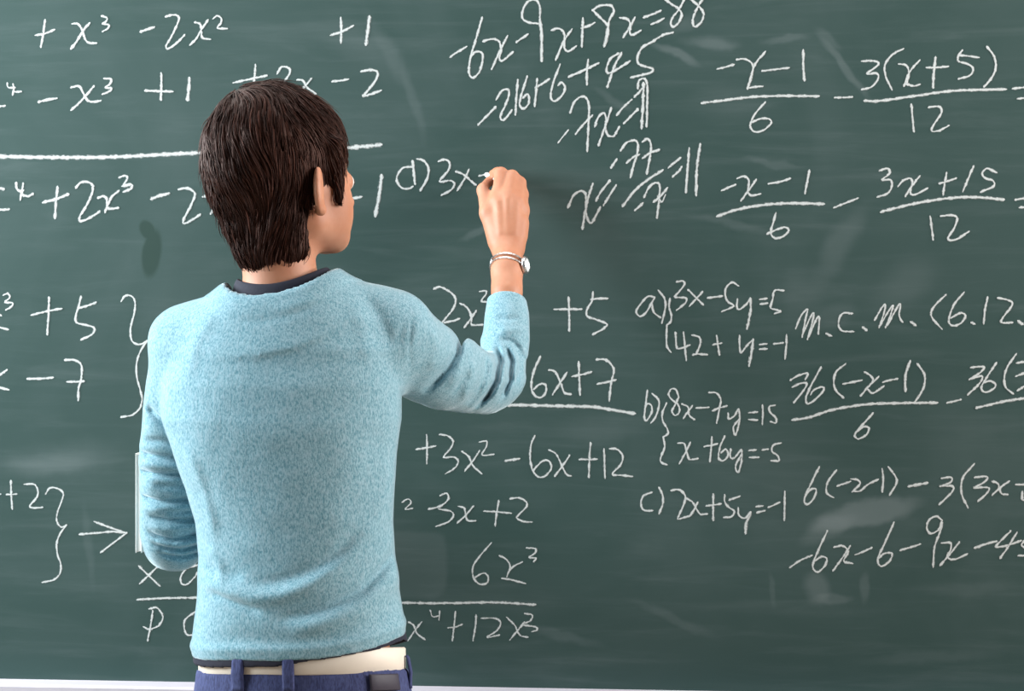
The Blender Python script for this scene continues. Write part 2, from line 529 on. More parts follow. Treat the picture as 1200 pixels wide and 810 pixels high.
write('chalk_equation', 'slanting chalk writing - 6x - 9x + 8x = 88 at the top',
      (520, 0, 5.0625, 3.6, '40,338 80,310 135,278;228,105 195,220 160,340 150,430 175,462 215,420 232,340 220,310 185,310 160,340;235,245 290,232 330,250 340,300 330,345 350,360 410,310;'
       '378,215 340,290 285,410;432,250 460,230 498,205;560,140 510,135 468,110 470,60 500,10 545,0 570,40 570,120;!4.8 570,120 580,200 580,360;640,180 680,170 715,200 715,280 740,305 785,275;760,175 715,240 665,355'),
      (660, 0, 6.667, 3.8, '155,145 150,250 145,365;145,220 190,205 245,180;230,80 290,45 370,45 395,90 360,160 345,250 320,360;230,80 280,130 340,190 352,240 340,310 320,362;!5 345,230 338,300 322,355;445,140 500,150 525,190 520,250 540,275 605,240;'
       '560,140 520,210 470,290;630,135 690,115 760,85;690,190 740,170 785,145;780,-20 840,30 890,60 925,110 900,180 860,210 840,180 860,130 900,80 955,-20;975,-20 1050,40 1095,100 1080,170 1030,210 1010,170 1030,100 1060,40 1100,-20'))
write('chalk_equation', 'slanting chalk writing - 216 + 6 + 45 in the second slanted row',
      (520, 0, 5.0625, 3.6, '205,740 255,690 308,635;312,590 345,540 382,532 386,568 362,632 336,690 350,714 376,692 404,655;440,475 432,570 425,680;495,455 465,550 450,620 475,645 505,610 500,560 470,580;'
       '555,470 548,550 540,630;545,520 580,500 625,470;690,385 650,490 635,570 655,600 700,570 720,520 700,490 680,505'),
      (660, 0, 6.667, 3.8, '195,470 185,560 185,660;45,600 150,555 275,495;430,420 370,460 340,530 350,570 400,555 520,480;455,415 400,520 345,680;855,255 780,275 690,330 615,375 580,450 590,500 640,520 700,540 680,570 600,590 530,605'))
write('chalk_equation', 'slanting chalk writing - 7x = 77 in the third slanted row',
      (640, 80, 6.75, 3.6, '!2.6 95,590 130,545 175,490;190,350 225,265 280,225 320,240 340,310 335,450 325,655;235,520 290,450 365,375;385,460 415,385 455,355 475,400 470,480 490,530 535,535 578,465;'
       '515,315 470,450 415,610;560,370 610,310 675,250;615,435 660,390 725,325;!4 700,225 735,190 770,150;725,160 735,100 775,82 800,130 800,250 795,460;!4.4 770,120 765,300 755,475'))
write('chalk_equation', 'slanting chalk writing x = 77 over 7 = 11, lowest of the slanted rows',
      (660, 150, 6.23, 3.7, '350,290 370,260 390,230;420,165 460,110 520,90 545,120 540,190 515,270 490,360;465,255 510,215 555,195;580,100 615,80 640,120 635,200 610,335;580,220 640,180 700,160;'
       '!4.2 435,570 530,450 630,370 725,310;525,600 555,575 580,550;590,505 630,430 680,400 705,430 700,520 685,655;660,540 710,500 760,440;!3 690,500 720,540 745,490;'
       '35,580 75,495 130,460 165,490 165,600 180,670 210,690 270,580;!4.2 215,410 175,540 140,735;240,530 280,460 340,385;295,565 340,490 385,420;770,290 810,255 855,220;800,355 840,320 865,285;'
       '920,150 908,300 895,470;!4.2 1000,120 975,300 970,490'))
write('chalk_fraction', 'chalk fraction - x - 1 over 6 in the upper row',
      (810, 40, 6, 3.3, '185,245 230,235 300,215;320,180 370,175 420,200 435,250 410,350 400,378;400,380 450,372 500,368;520,125 450,210 420,300 395,385;500,260 580,250 685,238;!4 788,115 788,220 795,325;'
       '!4 75,485 200,470 400,445 600,435 895,437;520,480 450,560 415,640 440,685 500,680 560,630 550,600 490,595 425,620;1010,447 1070,447 1130,443'))
write('chalk_fraction', 'chalk fraction 3(x + 5) over 12 in the upper row',
      (1000, 40, 6, 3.3, '60,190 150,190 175,215 95,280 160,275 175,310 130,370 60,390;350,105 280,140 225,210 225,290 270,390;320,210 370,220 390,270 375,350;465,185 400,260 355,365;370,350 420,365 465,355;'
       '!4 578,165 565,270 560,375;515,235 590,235 665,228;765,115 740,150 738,190 800,210 840,240 820,290 740,315;745,150 810,155 880,165;940,90 990,160 1000,240 970,310 920,370;!4.2 80,468 180,470 400,440 700,400 1070,388;'
       '408,495 415,580 425,685;530,515 600,510 620,550 570,630 550,680 600,680 670,645;1120,385 1200,375 1260,370;1155,455 1200,450 1260,440'))
write('chalk_fraction', 'chalk fraction - x - 1 over 6 in the lower row',
      (830, 180, 6, 3.5, '95,260 140,240 190,220;205,175 250,160 285,190 280,260 300,295 365,285;335,185 290,250 230,330;425,212 500,200 575,178;710,120 695,200 680,280;!4.6 65,440 200,395 400,360 600,350 810,355;'
       '475,420 455,490 440,560 470,595 530,580 565,540 540,520 480,535 415,565;885,380 960,350 1050,315'))
write('chalk_fraction', 'chalk fraction 3x + 15 over 12 in the lower row',
      (1000, 180, 6, 3.4, '185,120 240,105 255,140 200,185 260,185 270,230 240,280 170,305;315,230 350,190 400,175 415,210 400,270 430,290 520,245;465,160 410,230 365,300;655,135 640,220 630,290;605,210 660,195 720,175;'
       '845,90 810,170 770,265;1005,135 940,105 905,140 930,175 980,190 985,230 895,270;!4.4 195,410 350,370 550,330 750,308 900,310 1055,325;540,445 550,520 560,605;615,440 700,435 730,460 705,530 665,600 720,605 810,550;'
       '1140,325 1200,315 1260,310;1170,380 1220,376 1260,370'))
write('chalk_equation', 'chalk writing a) 3x - 5y = 5 and 4x + y = -1 joined by a brace',
      (740, 320, 6.316, 3.2, '170,180 120,175 60,240 35,290 65,320 110,290 155,210 170,185;150,220 165,290 215,330;200,130 245,190 250,260 225,370;285,190 278,250 295,310 290,360 262,385;262,385 260,440 262,540 290,585;'
       '335,65 380,60 390,90 330,165 325,180 400,185 400,220 335,275;420,125 470,175 530,235;525,140 480,190 430,245;565,185 620,178 670,172;790,95 745,70 700,110 695,170 715,215 755,245 670,285;785,195 780,250 800,270 850,230 880,190;'
       '!4.2 880,190 880,290 855,410;950,195 1000,190;955,230 1005,225;1125,130 1060,130 1045,190 1030,255 1060,270 1105,285 1060,300;325,440 330,510 345,560 430,535;385,440 395,540 405,645;450,460 500,475 510,520 480,600;'
       '455,605 490,600 560,605;630,465 640,540 650,605;605,530 665,520;800,465 800,530 810,590 860,530 900,495;!4.2 900,495 890,580 870,685;950,530 1000,525;950,565 1000,562;1055,525 1120,518;1148,460 1145,540 1135,635'))
write('chalk_equation', 'chalk writing b) 8x - 7y = 15 and x + 6y = -5 joined by a brace',
      (740, 445, 6.316, 3.1, '118,80 105,180 95,280 115,300 150,240 145,190 115,180 100,220;155,105 200,150 200,210 175,280 145,320;260,175 230,240 230,300 265,365 270,400 235,425;235,425 245,500 215,580 225,615 260,630;'
       '350,130 330,75 295,70 275,110 300,150 345,185 355,235 325,265 300,235 320,190 350,130;375,180 420,205 425,260 465,295;450,195 410,250 385,285;480,210 530,208 570,205;575,95 630,100 660,150 650,220 630,320;600,230 650,210 705,195;'
       '715,250 720,290 760,270 790,220;795,220 800,300 770,410 755,350 800,290;870,245 930,240;870,295 930,300;970,190 972,260 968,330;1060,190 1020,200 1025,240 1065,280 1070,320 1030,310;345,470 390,475 410,540 430,590 490,585;435,465 400,540 355,620;'
       '595,425 590,510 580,605;540,495 595,485 635,475;690,420 655,500 645,580 680,600 715,560 700,515 665,540;735,515 730,570 760,580 810,520;815,520 815,600 790,685 770,640 810,560;870,525 920,520;875,575 940,575;970,520 1010,515;1105,470 1050,485 1040,530 1080,560 1090,600 1035,600'))
write('chalk_equation', 'chalk writing c) 2x + 5y = -1',
      (740, 555, 6.316, 3.3, '150,140 90,165 70,220 90,270 155,275;205,105 232,170 230,230 205,295;295,125 350,120 395,160 390,220 345,325 355,335 440,310;400,180 450,210 480,260 510,300 560,300;490,215 450,290 425,318;605,155 605,240 605,345;555,240 610,232 660,225;'
       '690,160 690,210 720,250 760,280 740,320 685,325;725,195 800,170;790,255 795,310 840,330 880,290;!4.6 880,290 850,370 843,440;925,245 970,240;930,290 985,275;1015,250 1095,215;1135,135 1133,240 1130,345'))
write('chalk_equation', 'chalk writing n.c.m. (6.12. at the right edge',
      (900, 330, 4, 3.0, '130,220 155,160 185,130 175,180 160,260;165,240 200,165 215,150 200,220 185,270;190,260 220,190 240,165 235,245;!4 275,245 295,255;395,150 350,150 330,190 345,230 400,235;!4 445,215 460,228;'
       '500,180 535,120 550,110 540,160 520,215;525,205 570,130 585,115 570,170 550,215;560,205 600,130 620,105 615,160 630,190;!4 670,190 690,205'),
      (1060, 330, 5.4, 3.3, '260,85 185,160 170,220 235,300;375,70 310,150 280,250 310,280 360,260 385,215 350,200 295,230;!4 425,260 440,268;525,100 508,180 500,265;590,105 660,120 680,150 620,230 615,260 680,260;!4 720,250 745,270'))
write('chalk_fraction', 'chalk fraction 36(- x - 1) over 6',
      (920, 410, 6.316, 3.3, '40,225 100,190 165,175 150,220;55,275 110,250 160,250 130,310 65,390;265,130 200,250 155,350 165,400 220,370 285,300 270,275 210,300 190,330;445,105 380,160 360,230 375,300 430,355;430,252 500,240 565,225;'
       '590,165 630,190 650,230 600,290 560,340;690,200 620,270;610,290 650,320 730,270;725,240 780,225 830,215;!4 925,85 890,190 890,305;980,105 1030,180 1030,260 1000,330 955,390;!4.2 55,520 180,500 350,445 600,405 860,395 1125,392;650,470 560,570 515,630 540,660 600,630 620,580 580,570 525,610'))
write('chalk_fraction', 'chalk writing - 36( and its fraction line cut by the right edge',
      (1060, 330, 5.4, 3.3, '270,768 310,758 355,748;420,545 500,540 480,575 410,620;420,615 490,600 470,650 400,715;580,515 530,590 485,670 510,700 560,680 575,650 540,630 500,640;705,460 650,540 630,610 640,670 685,710;'
       '710,515 760,510 820,520;705,600 760,580 830,570;715,690 760,660 820,600;!4 455,800 600,765 680,750 820,730'))
write('chalk_equation', 'chalk writing 6(- x - 1) - 3(3x at the right edge',
      (900, 530, 4, 3.3, '240,70 205,140 170,220 185,245 215,215 225,175 200,175 175,205;320,85 280,140 275,190 305,212;325,158 350,150 385,138;390,125 420,130 430,150 395,185;400,182 430,182 470,150 515,128;535,80 540,130 535,185;565,70 600,120 600,150 570,200;!4.4 660,160 700,152 745,145'),
      (1060, 530, 5.4, 3.3, '235,165 295,160 290,190 230,215;225,215 300,215 300,250 220,330;440,75 370,160 360,260 400,350;445,160 520,155 510,185 440,225;445,225 530,225 520,260 465,310;555,185 590,200 610,260 650,268;660,185 610,220 555,270;705,205 770,205 830,200;745,250 745,300 770,295 810,270'))
write('chalk_equation', 'chalk writing - 6x - 6 - 9x - 45, lowest at the right edge',
      (900, 530, 4, 3.3, '103,540 155,505 205,485;278,370 240,450 210,530 230,562 265,535 275,500 250,490 220,510;310,445 350,440 375,465 355,510 395,522;385,440 345,500 305,555;410,480 450,465 485,448;590,330 550,420 515,500 530,535 570,510 580,475 545,475 520,495;620,460 665,447 712,432'),
      (1060, 530, 5.4, 3.3, '235,430 200,405 155,430 140,480 165,515 215,490 235,440 225,500 190,600 180,725;235,575 290,575 290,620 270,660 310,680 395,645;345,570 290,640 225,715;!3.8 445,605 520,580 580,565;670,500 590,580 580,600 650,590 735,560;710,510 660,590 605,670;760,560 740,590 790,620 800,650 720,655'))
# ------------------------------------------------------------------ surfaces grown from distance fields
def nrm(v):
    v = np.asarray(v, float)
    return v / np.linalg.norm(v)


def smin(a, b, k):
    h = np.clip(0.5 + 0.5 * (b - a) / k, 0, 1)
    return b + (a - b) * h - k * h * (1 - h)


def smax(a, b, k):
    return -smin(-a, -b, k)


def cone(p, a, b, ra, rb):
    """round cone between a and b"""
    a = np.asarray(a, np.float32)
    ab = np.asarray(b, np.float32) - a
    q = p - a
    t = np.clip((q @ ab) / max(float(ab @ ab), 1e-12), 0, 1)
    return np.linalg.norm(q - t[:, None] * ab, axis=1) - (ra + (rb - ra) * t)


def ball(p, c, r):
    return np.linalg.norm(p - np.asarray(c, np.float32), axis=1) - r


def ellip(p, c, r, M=None):
    q = p - np.asarray(c, np.float32)
    if M is not None:
        q = q @ M                      # columns of M are the local axes
    r = np.asarray(r, np.float32)
    k0 = np.linalg.norm(q / r, axis=1)
    k1 = np.linalg.norm(q / (r * r), axis=1) + 1e-6
    return k0 * (k0 - 1) / k1


def sweep(p, pts, k=None):
    """tube along pts [(xyz, r)...]; returns distance and the position (in point numbers) along it"""
    best = np.full(len(p), 1e3, np.float32)
    s = np.zeros(len(p), np.float32)
    for i in range(len(pts) - 1):
        a = np.asarray(pts[i][0], np.float32)
        ab = np.asarray(pts[i + 1][0], np.float32) - a
        q = p - a
        t = np.clip((q @ ab) / float(ab @ ab), 0, 1)
        d = np.linalg.norm(q - t[:, None] * ab, axis=1) - (pts[i][1] + (pts[i + 1][1] - pts[i][1]) * t)
        m = d < best
        best[m] = d[m]
        s[m] = (i + t)[m]
    return best, s


def smooth_path(pts, n=4):
    """catmull-rom refinement of [(xyz, r)...]"""
    A = np.array([[*p[0], p[1]] for p in pts])
    E = np.vstack([2 * A[0] - A[1], A, 2 * A[-1] - A[-2]])
    out = []
    for i in range(1, len(E) - 2):
        a, b, c, d = E[i - 1:i + 3]
        for t in np.linspace(0, 1, n, endpoint=False):
            out.append(0.5 * (2 * b + (c - a) * t + (2 * a - 5 * b + 4 * c - d) * t * t + (3 * b - 3 * c + d - a) * t ** 3))
    out.append(A[-1])
    return [(o[:3], o[3]) for o in out]


def wob(p, f, seed=0.0):
    """cheap smooth noise, about -1..1"""
    x, y, z = p[:, 0] * f, p[:, 1] * f, p[:, 2] * f
    return (np.sin(x * 1.0 + 1.7 * np.sin(y * .9 + seed) + seed) + np.sin(y * 1.13 + 1.5 * np.sin(z * 1.07 + seed * 2))
            + np.sin(z * .97 + 1.6 * np.sin(x * 1.21 + seed * 3))) / 3.0


def grow(f, lo, hi, h, S=4):
    """surface nets of f = 0 inside the box lo..hi with cell size h"""
    lo = np.asarray(lo, float)
    nb = np.ceil((np.asarray(hi) - lo) / (h * S)).astype(int)
    n = nb * S + 1
    bc = np.stack(np.meshgrid(*[lo[k] + (np.arange(nb[k]) + .5) * S * h for k in range(3)], indexing='ij'), -1).reshape(-1, 3)
    C = 200000

    def ev(P):
        return np.concatenate([f(P[i:i + C].astype(np.float32)) for i in range(0, len(P), C)])
    dc = ev(bc).reshape(nb)
    D = np.ones(n, np.float32)
    big = np.where(dc < 0, -1.0, 1.0).astype(np.float32)
    D[:-1, :-1, :-1] = np.repeat(np.repeat(np.repeat(big, S, 0), S, 1), S, 2)
    act = np.argwhere(np.abs(dc) < S * h * 0.87 * 1.45 + h)
    mask = np.zeros(n, bool)
    off = np.stack(np.meshgrid(*[np.arange(S + 1)] * 3, indexing='ij'), -1).reshape(-1, 3)
    for o in off:
        mask[act[:, 0] * S + o[0], act[:, 1] * S + o[1], act[:, 2] * S + o[2]] = True
    idx = np.argwhere(mask)
    D[mask] = ev(lo + idx * h)
    s = D < 0
    cnt = np.zeros(np.array(n) - 1, np.int8)
    for o in [(i, j, k) for i in (0, 1) for j in (0, 1) for k in (0, 1)]:
        cnt += s[o[0]:n[0] - 1 + o[0], o[1]:n[1] - 1 + o[1], o[2]:n[2] - 1 + o[2]]
    cells = np.argwhere((cnt > 0) & (cnt < 8))
    vid = np.full(np.array(n) - 1, -1, np.int32)
    vid[cells[:, 0], cells[:, 1], cells[:, 2]] = np.arange(len(cells))
    acc = np.zeros((len(cells), 3))
    num = np.zeros(len(cells))
    for ax in range(3):
        o1, o2 = [a for a in range(3) if a != ax]
        for i in (0, 1):
            for j in (0, 1):
                a = np.zeros(3, int)
                a[o1], a[o2] = i, j
                b = a.copy()
                b[ax] = 1
                ca, cb = cells + a, cells + b
                da = D[ca[:, 0], ca[:, 1], ca[:, 2]]
                db = D[cb[:, 0], cb[:, 1], cb[:, 2]]
                m = (da < 0) != (db < 0)
                t = np.zeros(len(cells))
                t[m] = da[m] / (da[m] - db[m])
                q = ca.astype(float)
                q[:, ax] += t
                acc[m] += q[m]
                num += m
    V = lo + acc / num[:, None] * h
    quads = []
    for ax in range(3):
        o1, o2 = (ax + 1) % 3, (ax + 2) % 3
        sl = [slice(None)] * 3
        sl[ax] = slice(0, n[ax] - 1)
        A = s[tuple(sl)]
        sl[ax] = slice(1, n[ax])
        B = s[tuple(sl)]
        e = np.argwhere(A != B)
        e = e[(e[:, o1] > 0) & (e[:, o2] > 0) & (e[:, o1] < n[o1] - 1) & (e[:, o2] < n[o2] - 1)]
        flip = ~A[e[:, 0], e[:, 1], e[:, 2]]
        g = []
        for (i, j) in ((-1, -1), (0, -1), (0, 0), (-1, 0)):
            c = e.copy()
            c[:, o1] += i
            c[:, o2] += j
            g.append(vid[c[:, 0], c[:, 1], c[:, 2]])
        g = np.stack(g, 1)
        g[flip] = g[flip][:, ::-1]
        quads.append(g)
    return V, np.concatenate(quads)
# ------------------------------------------------------------------ materials of the person
def skin_material():
    N = Nodes('skin')
    P = N.obj()
    f = N.noise(18, P, 4, 0.6)
    g = N.noise(160, P, 3, 0.6)
    c = N.mix(N.ramp(f, 0.3, 0.75), (0.45, 0.182, 0.098), (0.54, 0.25, 0.152))
    c = N.mix(N.math('MULTIPLY', g, 0.25), c, (0.52, 0.22, 0.125))
    N.base(c)
    N.set(Roughness=0.56)
    N.bsdf.inputs['Subsurface Weight'].default_value = 0.18
    N.bsdf.inputs['Subsurface Radius'].default_value = (0.012, 0.005, 0.003)
    N.bsdf.inputs['Subsurface Scale'].default_value = 0.5
    N.bump(g, 0.10, 0.001)
    return N.m


def wool_material():
    N = Nodes('heathered_blue_knit')
    P = N.obj()
    a = N.noise(560, N.mapping(P, scale=(1.0, 1.0, 0.42)), 3, 0.65)
    b = N.noise(190, N.mapping(P, loc=(4, 1, 2), scale=(1.0, 1.0, 0.6)), 3, 0.6)
    d = N.noise(9, P, 3, 0.5)
    base = N.mix(N.ramp(a, 0.33, 0.66), (0.088, 0.236, 0.295), (0.315, 0.487, 0.562))
    base = N.mix(N.math('MULTIPLY', N.ramp(b, 0.42, 0.72), 0.35), base, (0.38, 0.50, 0.57))
    base = N.mix(N.math('MULTIPLY', d, 0.18), base, (0.13, 0.28, 0.35))
    N.base(base)
    N.set(Roughness=0.92)
    N.bsdf.inputs['Sheen Weight'].default_value = 0.9
    N.bsdf.inputs['Sheen Roughness'].default_value = 0.32
    N.bsdf.inputs['Sheen Tint'].default_value = (0.85, 0.95, 1.0, 1)
    N.bump(N.math('ADD', a, b), 0.35, 0.0012)
    return N.m


def denim_material():
    N = Nodes('blue_denim')
    P = N.obj()
    a = N.noise(500, N.mapping(P, scale=(1.0, 1.0, 0.25)), 2, 0.6)
    b = N.noise(28, P, 4, 0.6)
    c = N.mix(N.ramp(a, 0.3, 0.7), (0.020, 0.025, 0.085), (0.052, 0.066, 0.18))
    c = N.mix(N.math('MULTIPLY', N.ramp(b, 0.45, 0.75), 0.5), c, (0.09, 0.11, 0.25))
    N.base(c)
    N.set(Roughness=0.85)
    N.bump(a, 0.3, 0.0008)
    return N.m


def hair_material():
    N = Nodes('dark_brown_hair')
    P = N.obj()
    at = N.n('ShaderNodeAttribute', attribute_name='tone')
    c = N.mix(at.outputs['Fac'], (0.0040, 0.0020, 0.0018), (0.066, 0.022, 0.014))
    N.base(c)
    N.set(Roughness=0.46)
    N.bsdf.inputs['Specular IOR Level'].default_value = 0.34
    N.bsdf.inputs['Specular Tint'].default_value = (0.75, 0.42, 0.34, 1)
    return N.m


M_SKIN = skin_material()
M_WOOL = wool_material()
M_DENIM = denim_material()
M_HAIR = hair_material()
M_NAVY = plain('navy_jersey', (0.012, 0.013, 0.028), 0.85, 0.0, 0.2, 300, 0.2)
M_BELT = plain('cream_leather', (0.80, 0.70, 0.60), 0.5, 0.0, 0.05, 30, 0.05)
M_STEEL = plain('brushed_steel', (0.62, 0.62, 0.62), 0.34, 1.0, 0.06, 200)
M_DIAL = plain('pale_watch_dial', (0.85, 0.86, 0.87), 0.25, 0.0, 0.03, 50)
M_EYE = plain('eye_white', (0.80, 0.78, 0.75), 0.2, 0.0, 0.03, 60)
M_IRIS = plain('dark_iris', (0.03, 0.016, 0.01), 0.15, 0.0, 0.1, 90)
M_SHOE = plain('grey_canvas_shoe', (0.20, 0.21, 0.23), 0.8, 0.0, 0.1, 200)
M_SOLE = plain('white_rubber_sole', (0.75, 0.74, 0.70), 0.6, 0.0, 0.05, 60)
M_PAPER = plain('white_paper', (0.92, 0.90, 0.86), 0.8, 0.0, 0.03, 60)
M_COVER = plain('pale_card_cover', (0.92, 0.90, 0.86), 0.55, 0.0, 0.03, 60)
M_STICK = plain('white_chalk', (0.74, 0.74, 0.73), 0.95, 0.0, 0.04, 400)

# ------------------------------------------------------------------ the body's landmarks
YT = -0.52                                  # depth of the torso's middle


def rows(tab, Y):
    """(py, xl, xr, half depth, yc) rows of the photograph -> z, cx, a, b, cy"""
    R = []
    for (py, xl, xr, b, yc) in tab:
        A, B = J(xl, py, yc), J(xr, py, yc)
        R.append((A[2], (A[0] + B[0]) / 2, (B[0] - A[0]) / 2, b, yc))
    R.sort()
    return np.array(R)


TORSO = rows([(318, 285, 378, .050, -.520), (345, 262, 400, .068, -.515), (375, 225, 440, .085, -.512), (410, 200, 466, .100, -.510), (450, 193, 470, .110, -.510), (490, 192, 470, .112, -.512),
              (530, 206, 465, .108, -.515), (570, 221, 462, .102, -.518), (610, 231, 461, .098, -.520), (650, 235, 463, .098, -.520), (690, 233, 467, .102, -.520),
              (730, 230, 475, .108, -.520), (755, 228, 479, .110, -.520), (785, 228, 481, .108, -.520), (830, 222, 488, .112, -.520)], YT)
HIPS = rows([(740, 240, 470, .099, -.520), (770, 235, 476, .102, -.520), (800, 231, 481, .106, -.520), (850, 226, 487, .114, -.522), (900, 224, 489, .116, -.523), (960, 230, 483, .105, -.522)], YT)


def loft(p, R, dr=0.0, pw=2.12):
    z = np.clip(p[:, 2], R[0, 0], R[-1, 0])
    cx = np.interp(z, R[:, 0], R[:, 1])
    a = np.interp(z, R[:, 0], R[:, 2]) + dr
    b = np.interp(z, R[:, 0], R[:, 3]) + dr
    cy = np.interp(z, R[:, 0], R[:, 4])
    u, v = np.abs(p[:, 0] - cx) / a, np.abs(p[:, 1] - cy) / b
    k = (u ** pw + v ** pw) ** (1 / pw)
    # divide by the slope of k so that the value is close to a distance
    g = np.sqrt((u ** (pw - 1) / a) ** 2 + (v ** (pw - 1) / b) ** 2) * np.maximum(k, 1e-3) ** (1 - pw) + 1e-3
    d = (k - 1) / np.maximum(g, 3.0)
    return np.maximum(d, np.maximum(p[:, 2] - R[-1, 0], R[0, 0] - p[:, 2]))


def loft_point(R, z, phi, dr=0.0, pw=2.12):
    cx, a, b, cy = [np.interp(z, R[:, 0], R[:, k]) for k in (1, 2, 3, 4)]
    c, s = math.cos(phi), math.sin(phi)
    k = (abs(c) ** pw + abs(s) ** pw) ** (-1 / pw)
    return np.array([cx + (a + dr) * c * k, cy + (b + dr) * s * k, z])


SHOULDERS = [((300, 376, -.515), .056, (222, 400, -.495), .049), ((372, 366, -.512), .060, (457, 388, -.478), .056)]
R_ARM = [((459, 394, -.472), .058), ((503, 426, -.40), .0585), ((540, 442, -.335), .0535), ((566, 449, -.285), .0475), ((583, 443, -.255), .043),
         ((590, 425, -.232), .0385), ((593, 400, -.213), .0365), ((594, 375, -.193), .036), ((594, 357, -.178), .0315), ((594, 343, -.168), .0285)]
L_ARM = [((222, 408, -.495), .049), ((213, 455, -.488), .0485), ((204.5, 520, -.468), .0475), ((203.5, 580, -.450), .0475), ((204, 615, -.440), .047), ((205, 631, -.425), .0460),
         ((204, 632, -.390), .0440), ((206, 623, -.355), .040), ((207, 613, -.32), .0360), ((207, 607, -.295), .0325)]


def path(tab, dr=0.0, n=4):
    return smooth_path([(J(*q), r + dr) for q, r in tab], n)


P_RARM, P_LARM = path(R_ARM), path(L_ARM)

# head: local axes (right, forward, up)
HY, HP = math.radians(43), math.radians(3)
H_R = np.array([math.cos(HY), -math.sin(HY), 0])
H_F = np.array([math.sin(HY) * math.cos(HP), math.cos(HY) * math.cos(HP), math.sin(HP)])
H_U = np.cross(H_R, H_F)
H_M = np.stack([H_R, H_F, H_U], 1).astype(np.float32)
H_O = J(333, 220, -.505)
H_S = 1.03


def head_local(p):
    return (p - H_O.astype(np.float32)) @ H_M / H_S


def head_world(q):
    return H_O + (np.asarray(q, float) * H_S) @ H_M.T.astype(float)


def head_sdf(p):
    q = head_local(p)
    m = q.copy()
    m[:, 0] = np.abs(m[:, 0])
    d = ellip(q, (0, -.012, .026), (.072, .088, .088))
    d = smin(d, ellip(q, (0, .030, -.022), (.060, .058, .068)), .03)
    d = smin(d, cone(m, (.046, .012, -.050), (.016, .070, -.068), .019, .0165), .022)
    d = smin(d, ball(q, (0, .076, -.068), .0165), .02)
    d = smin(d, ball(m, (.0435, .0485, -.016), .0193), .025)
    d = smin(d, ball(m, (.035, .0535, -.044), .0183), .03)
    d = smin(d, cone(m, (.006, .082, .028), (.036, .060, .028), .011, .010), .02)
    d = smax(d, -ball(m, (.032, .099, .008), .016), .014)
    d = smin(d, ball(m, (.032, .0735, .007), .0145), .005)
    d = smin(d, cone(q, (0, .086, .012), (0, .103, -.018), .008, .0100), .012)
    d = smin(d, ball(m, (.011, .093, -.022), .0080), .009)
    d = smin(d, cone(m, (0, .0915, -.040), (.018, .082, -.042), .0055, .0035), .006)
    d = smin(d, cone(m, (0, .0905, -.050), (.016, .081, -.048), .0062, .004), .006)
    # ears
    EM = np.array([[.72, .69, 0], [.69, -.72, 0], [0, 0, 1]], np.float32)
    e = ellip(m, (.0850, -.004, -.009), (.0066, .0160, .0295), EM)
    e = smax(e, -ellip(m, (.0905, .004, -.005), (.0065, .0095, .018), EM), .004)
    e = smin(e, ball(m, (.0785, .002, -.036), .0072), .008)
    d = smin(d, e, .010)
    # neck
    n0, n1 = head_world((0, -.020, -.035)), J(334, 372, -.515)
    d2 = cone(p, n0, n1, .0485 * H_S, .050)
    return smin(d * H_S, d2, .020)


# right hand, holding the chalk against the board
def hand_right(p):
    K = lambda *a: J(*a)
    d = cone(p, K(594, 318, -.145), K(595, 290, -.108), .0245, .0215)
    d = smin(d, cone(p, K(588, 292, -.107), K(584, 262, -.096), .0165, .0155), .012)
    d = smin(d, cone(p, K(603, 292, -.107), K(609, 262, -.094), .0165, .0145), .012)
    d = smin(d, cone(p, K(595, 285, -.104), K(596, 240, -.092), .018, .015), .016)
    fingers = [
        # mcp, pip, dip, tip with radii
        [((584, 236, -.090), .0140), ((587, 204, -.062), .0112), ((583, 203, -.036), .0094), ((578, 204, -.018), .0078)],
        [((595, 231, -.092), .0138), ((600, 207, -.064), .0108), ((597, 211, -.040), .0092), ((588, 215, -.028), .0080)],
        [((605, 237, -.087), .0130), ((609, 214.5, -.060), .0104), ((607, 226, -.038), .0090), ((601, 236, -.044), .0080)],
        [((611, 247, -.080), .0118), ((612.3, 228, -.056), .0096), ((611, 240, -.036), .0082), ((606, 249, -.044), .0074)],
    ]
    for i, (fg, mc) in enumerate(zip(fingers, ((587, 275, -.100), (595, 275, -.101), (602, 275, -.099), (607, 277, -.096)))):
        d = smin(d, cone(p, K(*mc), K(*fg[0][0]), .0140, fg[0][1]), .009)
        f = None
        for (a, ra), (b, rb) in zip(fg[:-1], fg[1:]):
            c = cone(p, K(*a), K(*b), ra, rb)
            f = c if f is None else smin(f, c, .005)
        d = smin(d, f, (.0035, .0035, .007, .010)[i])
    th = [((583, 282, -.100), .0165), ((573, 250, -.088), .0150), ((567.5, 223, -.062), .0116), ((573.5, 213, -.032), .0088)]
    f = None
    for (a, ra), (b, rb) in zip(th[:-1], th[1:]):
        c = cone(p, K(*a), K(*b), ra, rb)
        f = c if f is None else smin(f, c, .007)
    d = smin(d, f, .009)
    # hollow between thumb and forefinger
    d = smax(d, -ellip(p, K(575, 217, -.058), (.0052, .024, .0095)), .006)
    # tendons on the back of the hand
    for a, b in (((587, 272, -.118), (584, 238, -.104)), ((595, 272, -.119), (595, 234, -.106)), ((602, 272, -.117), (605, 240, -.101))):
        d = smin(d, cone(p, K(*a), K(*b), .0030, .0036), .009)
    return d


BOOK_X0, BOOK_Y0, BOOK_Y1 = J(162.3, 600, -.37)[0], -.37, -.150
BOOK_Z0 = J(160, 648, -.37)[2]
BOOK_Z1 = BOOK_Z0 + .148
BOOK_T = .0095


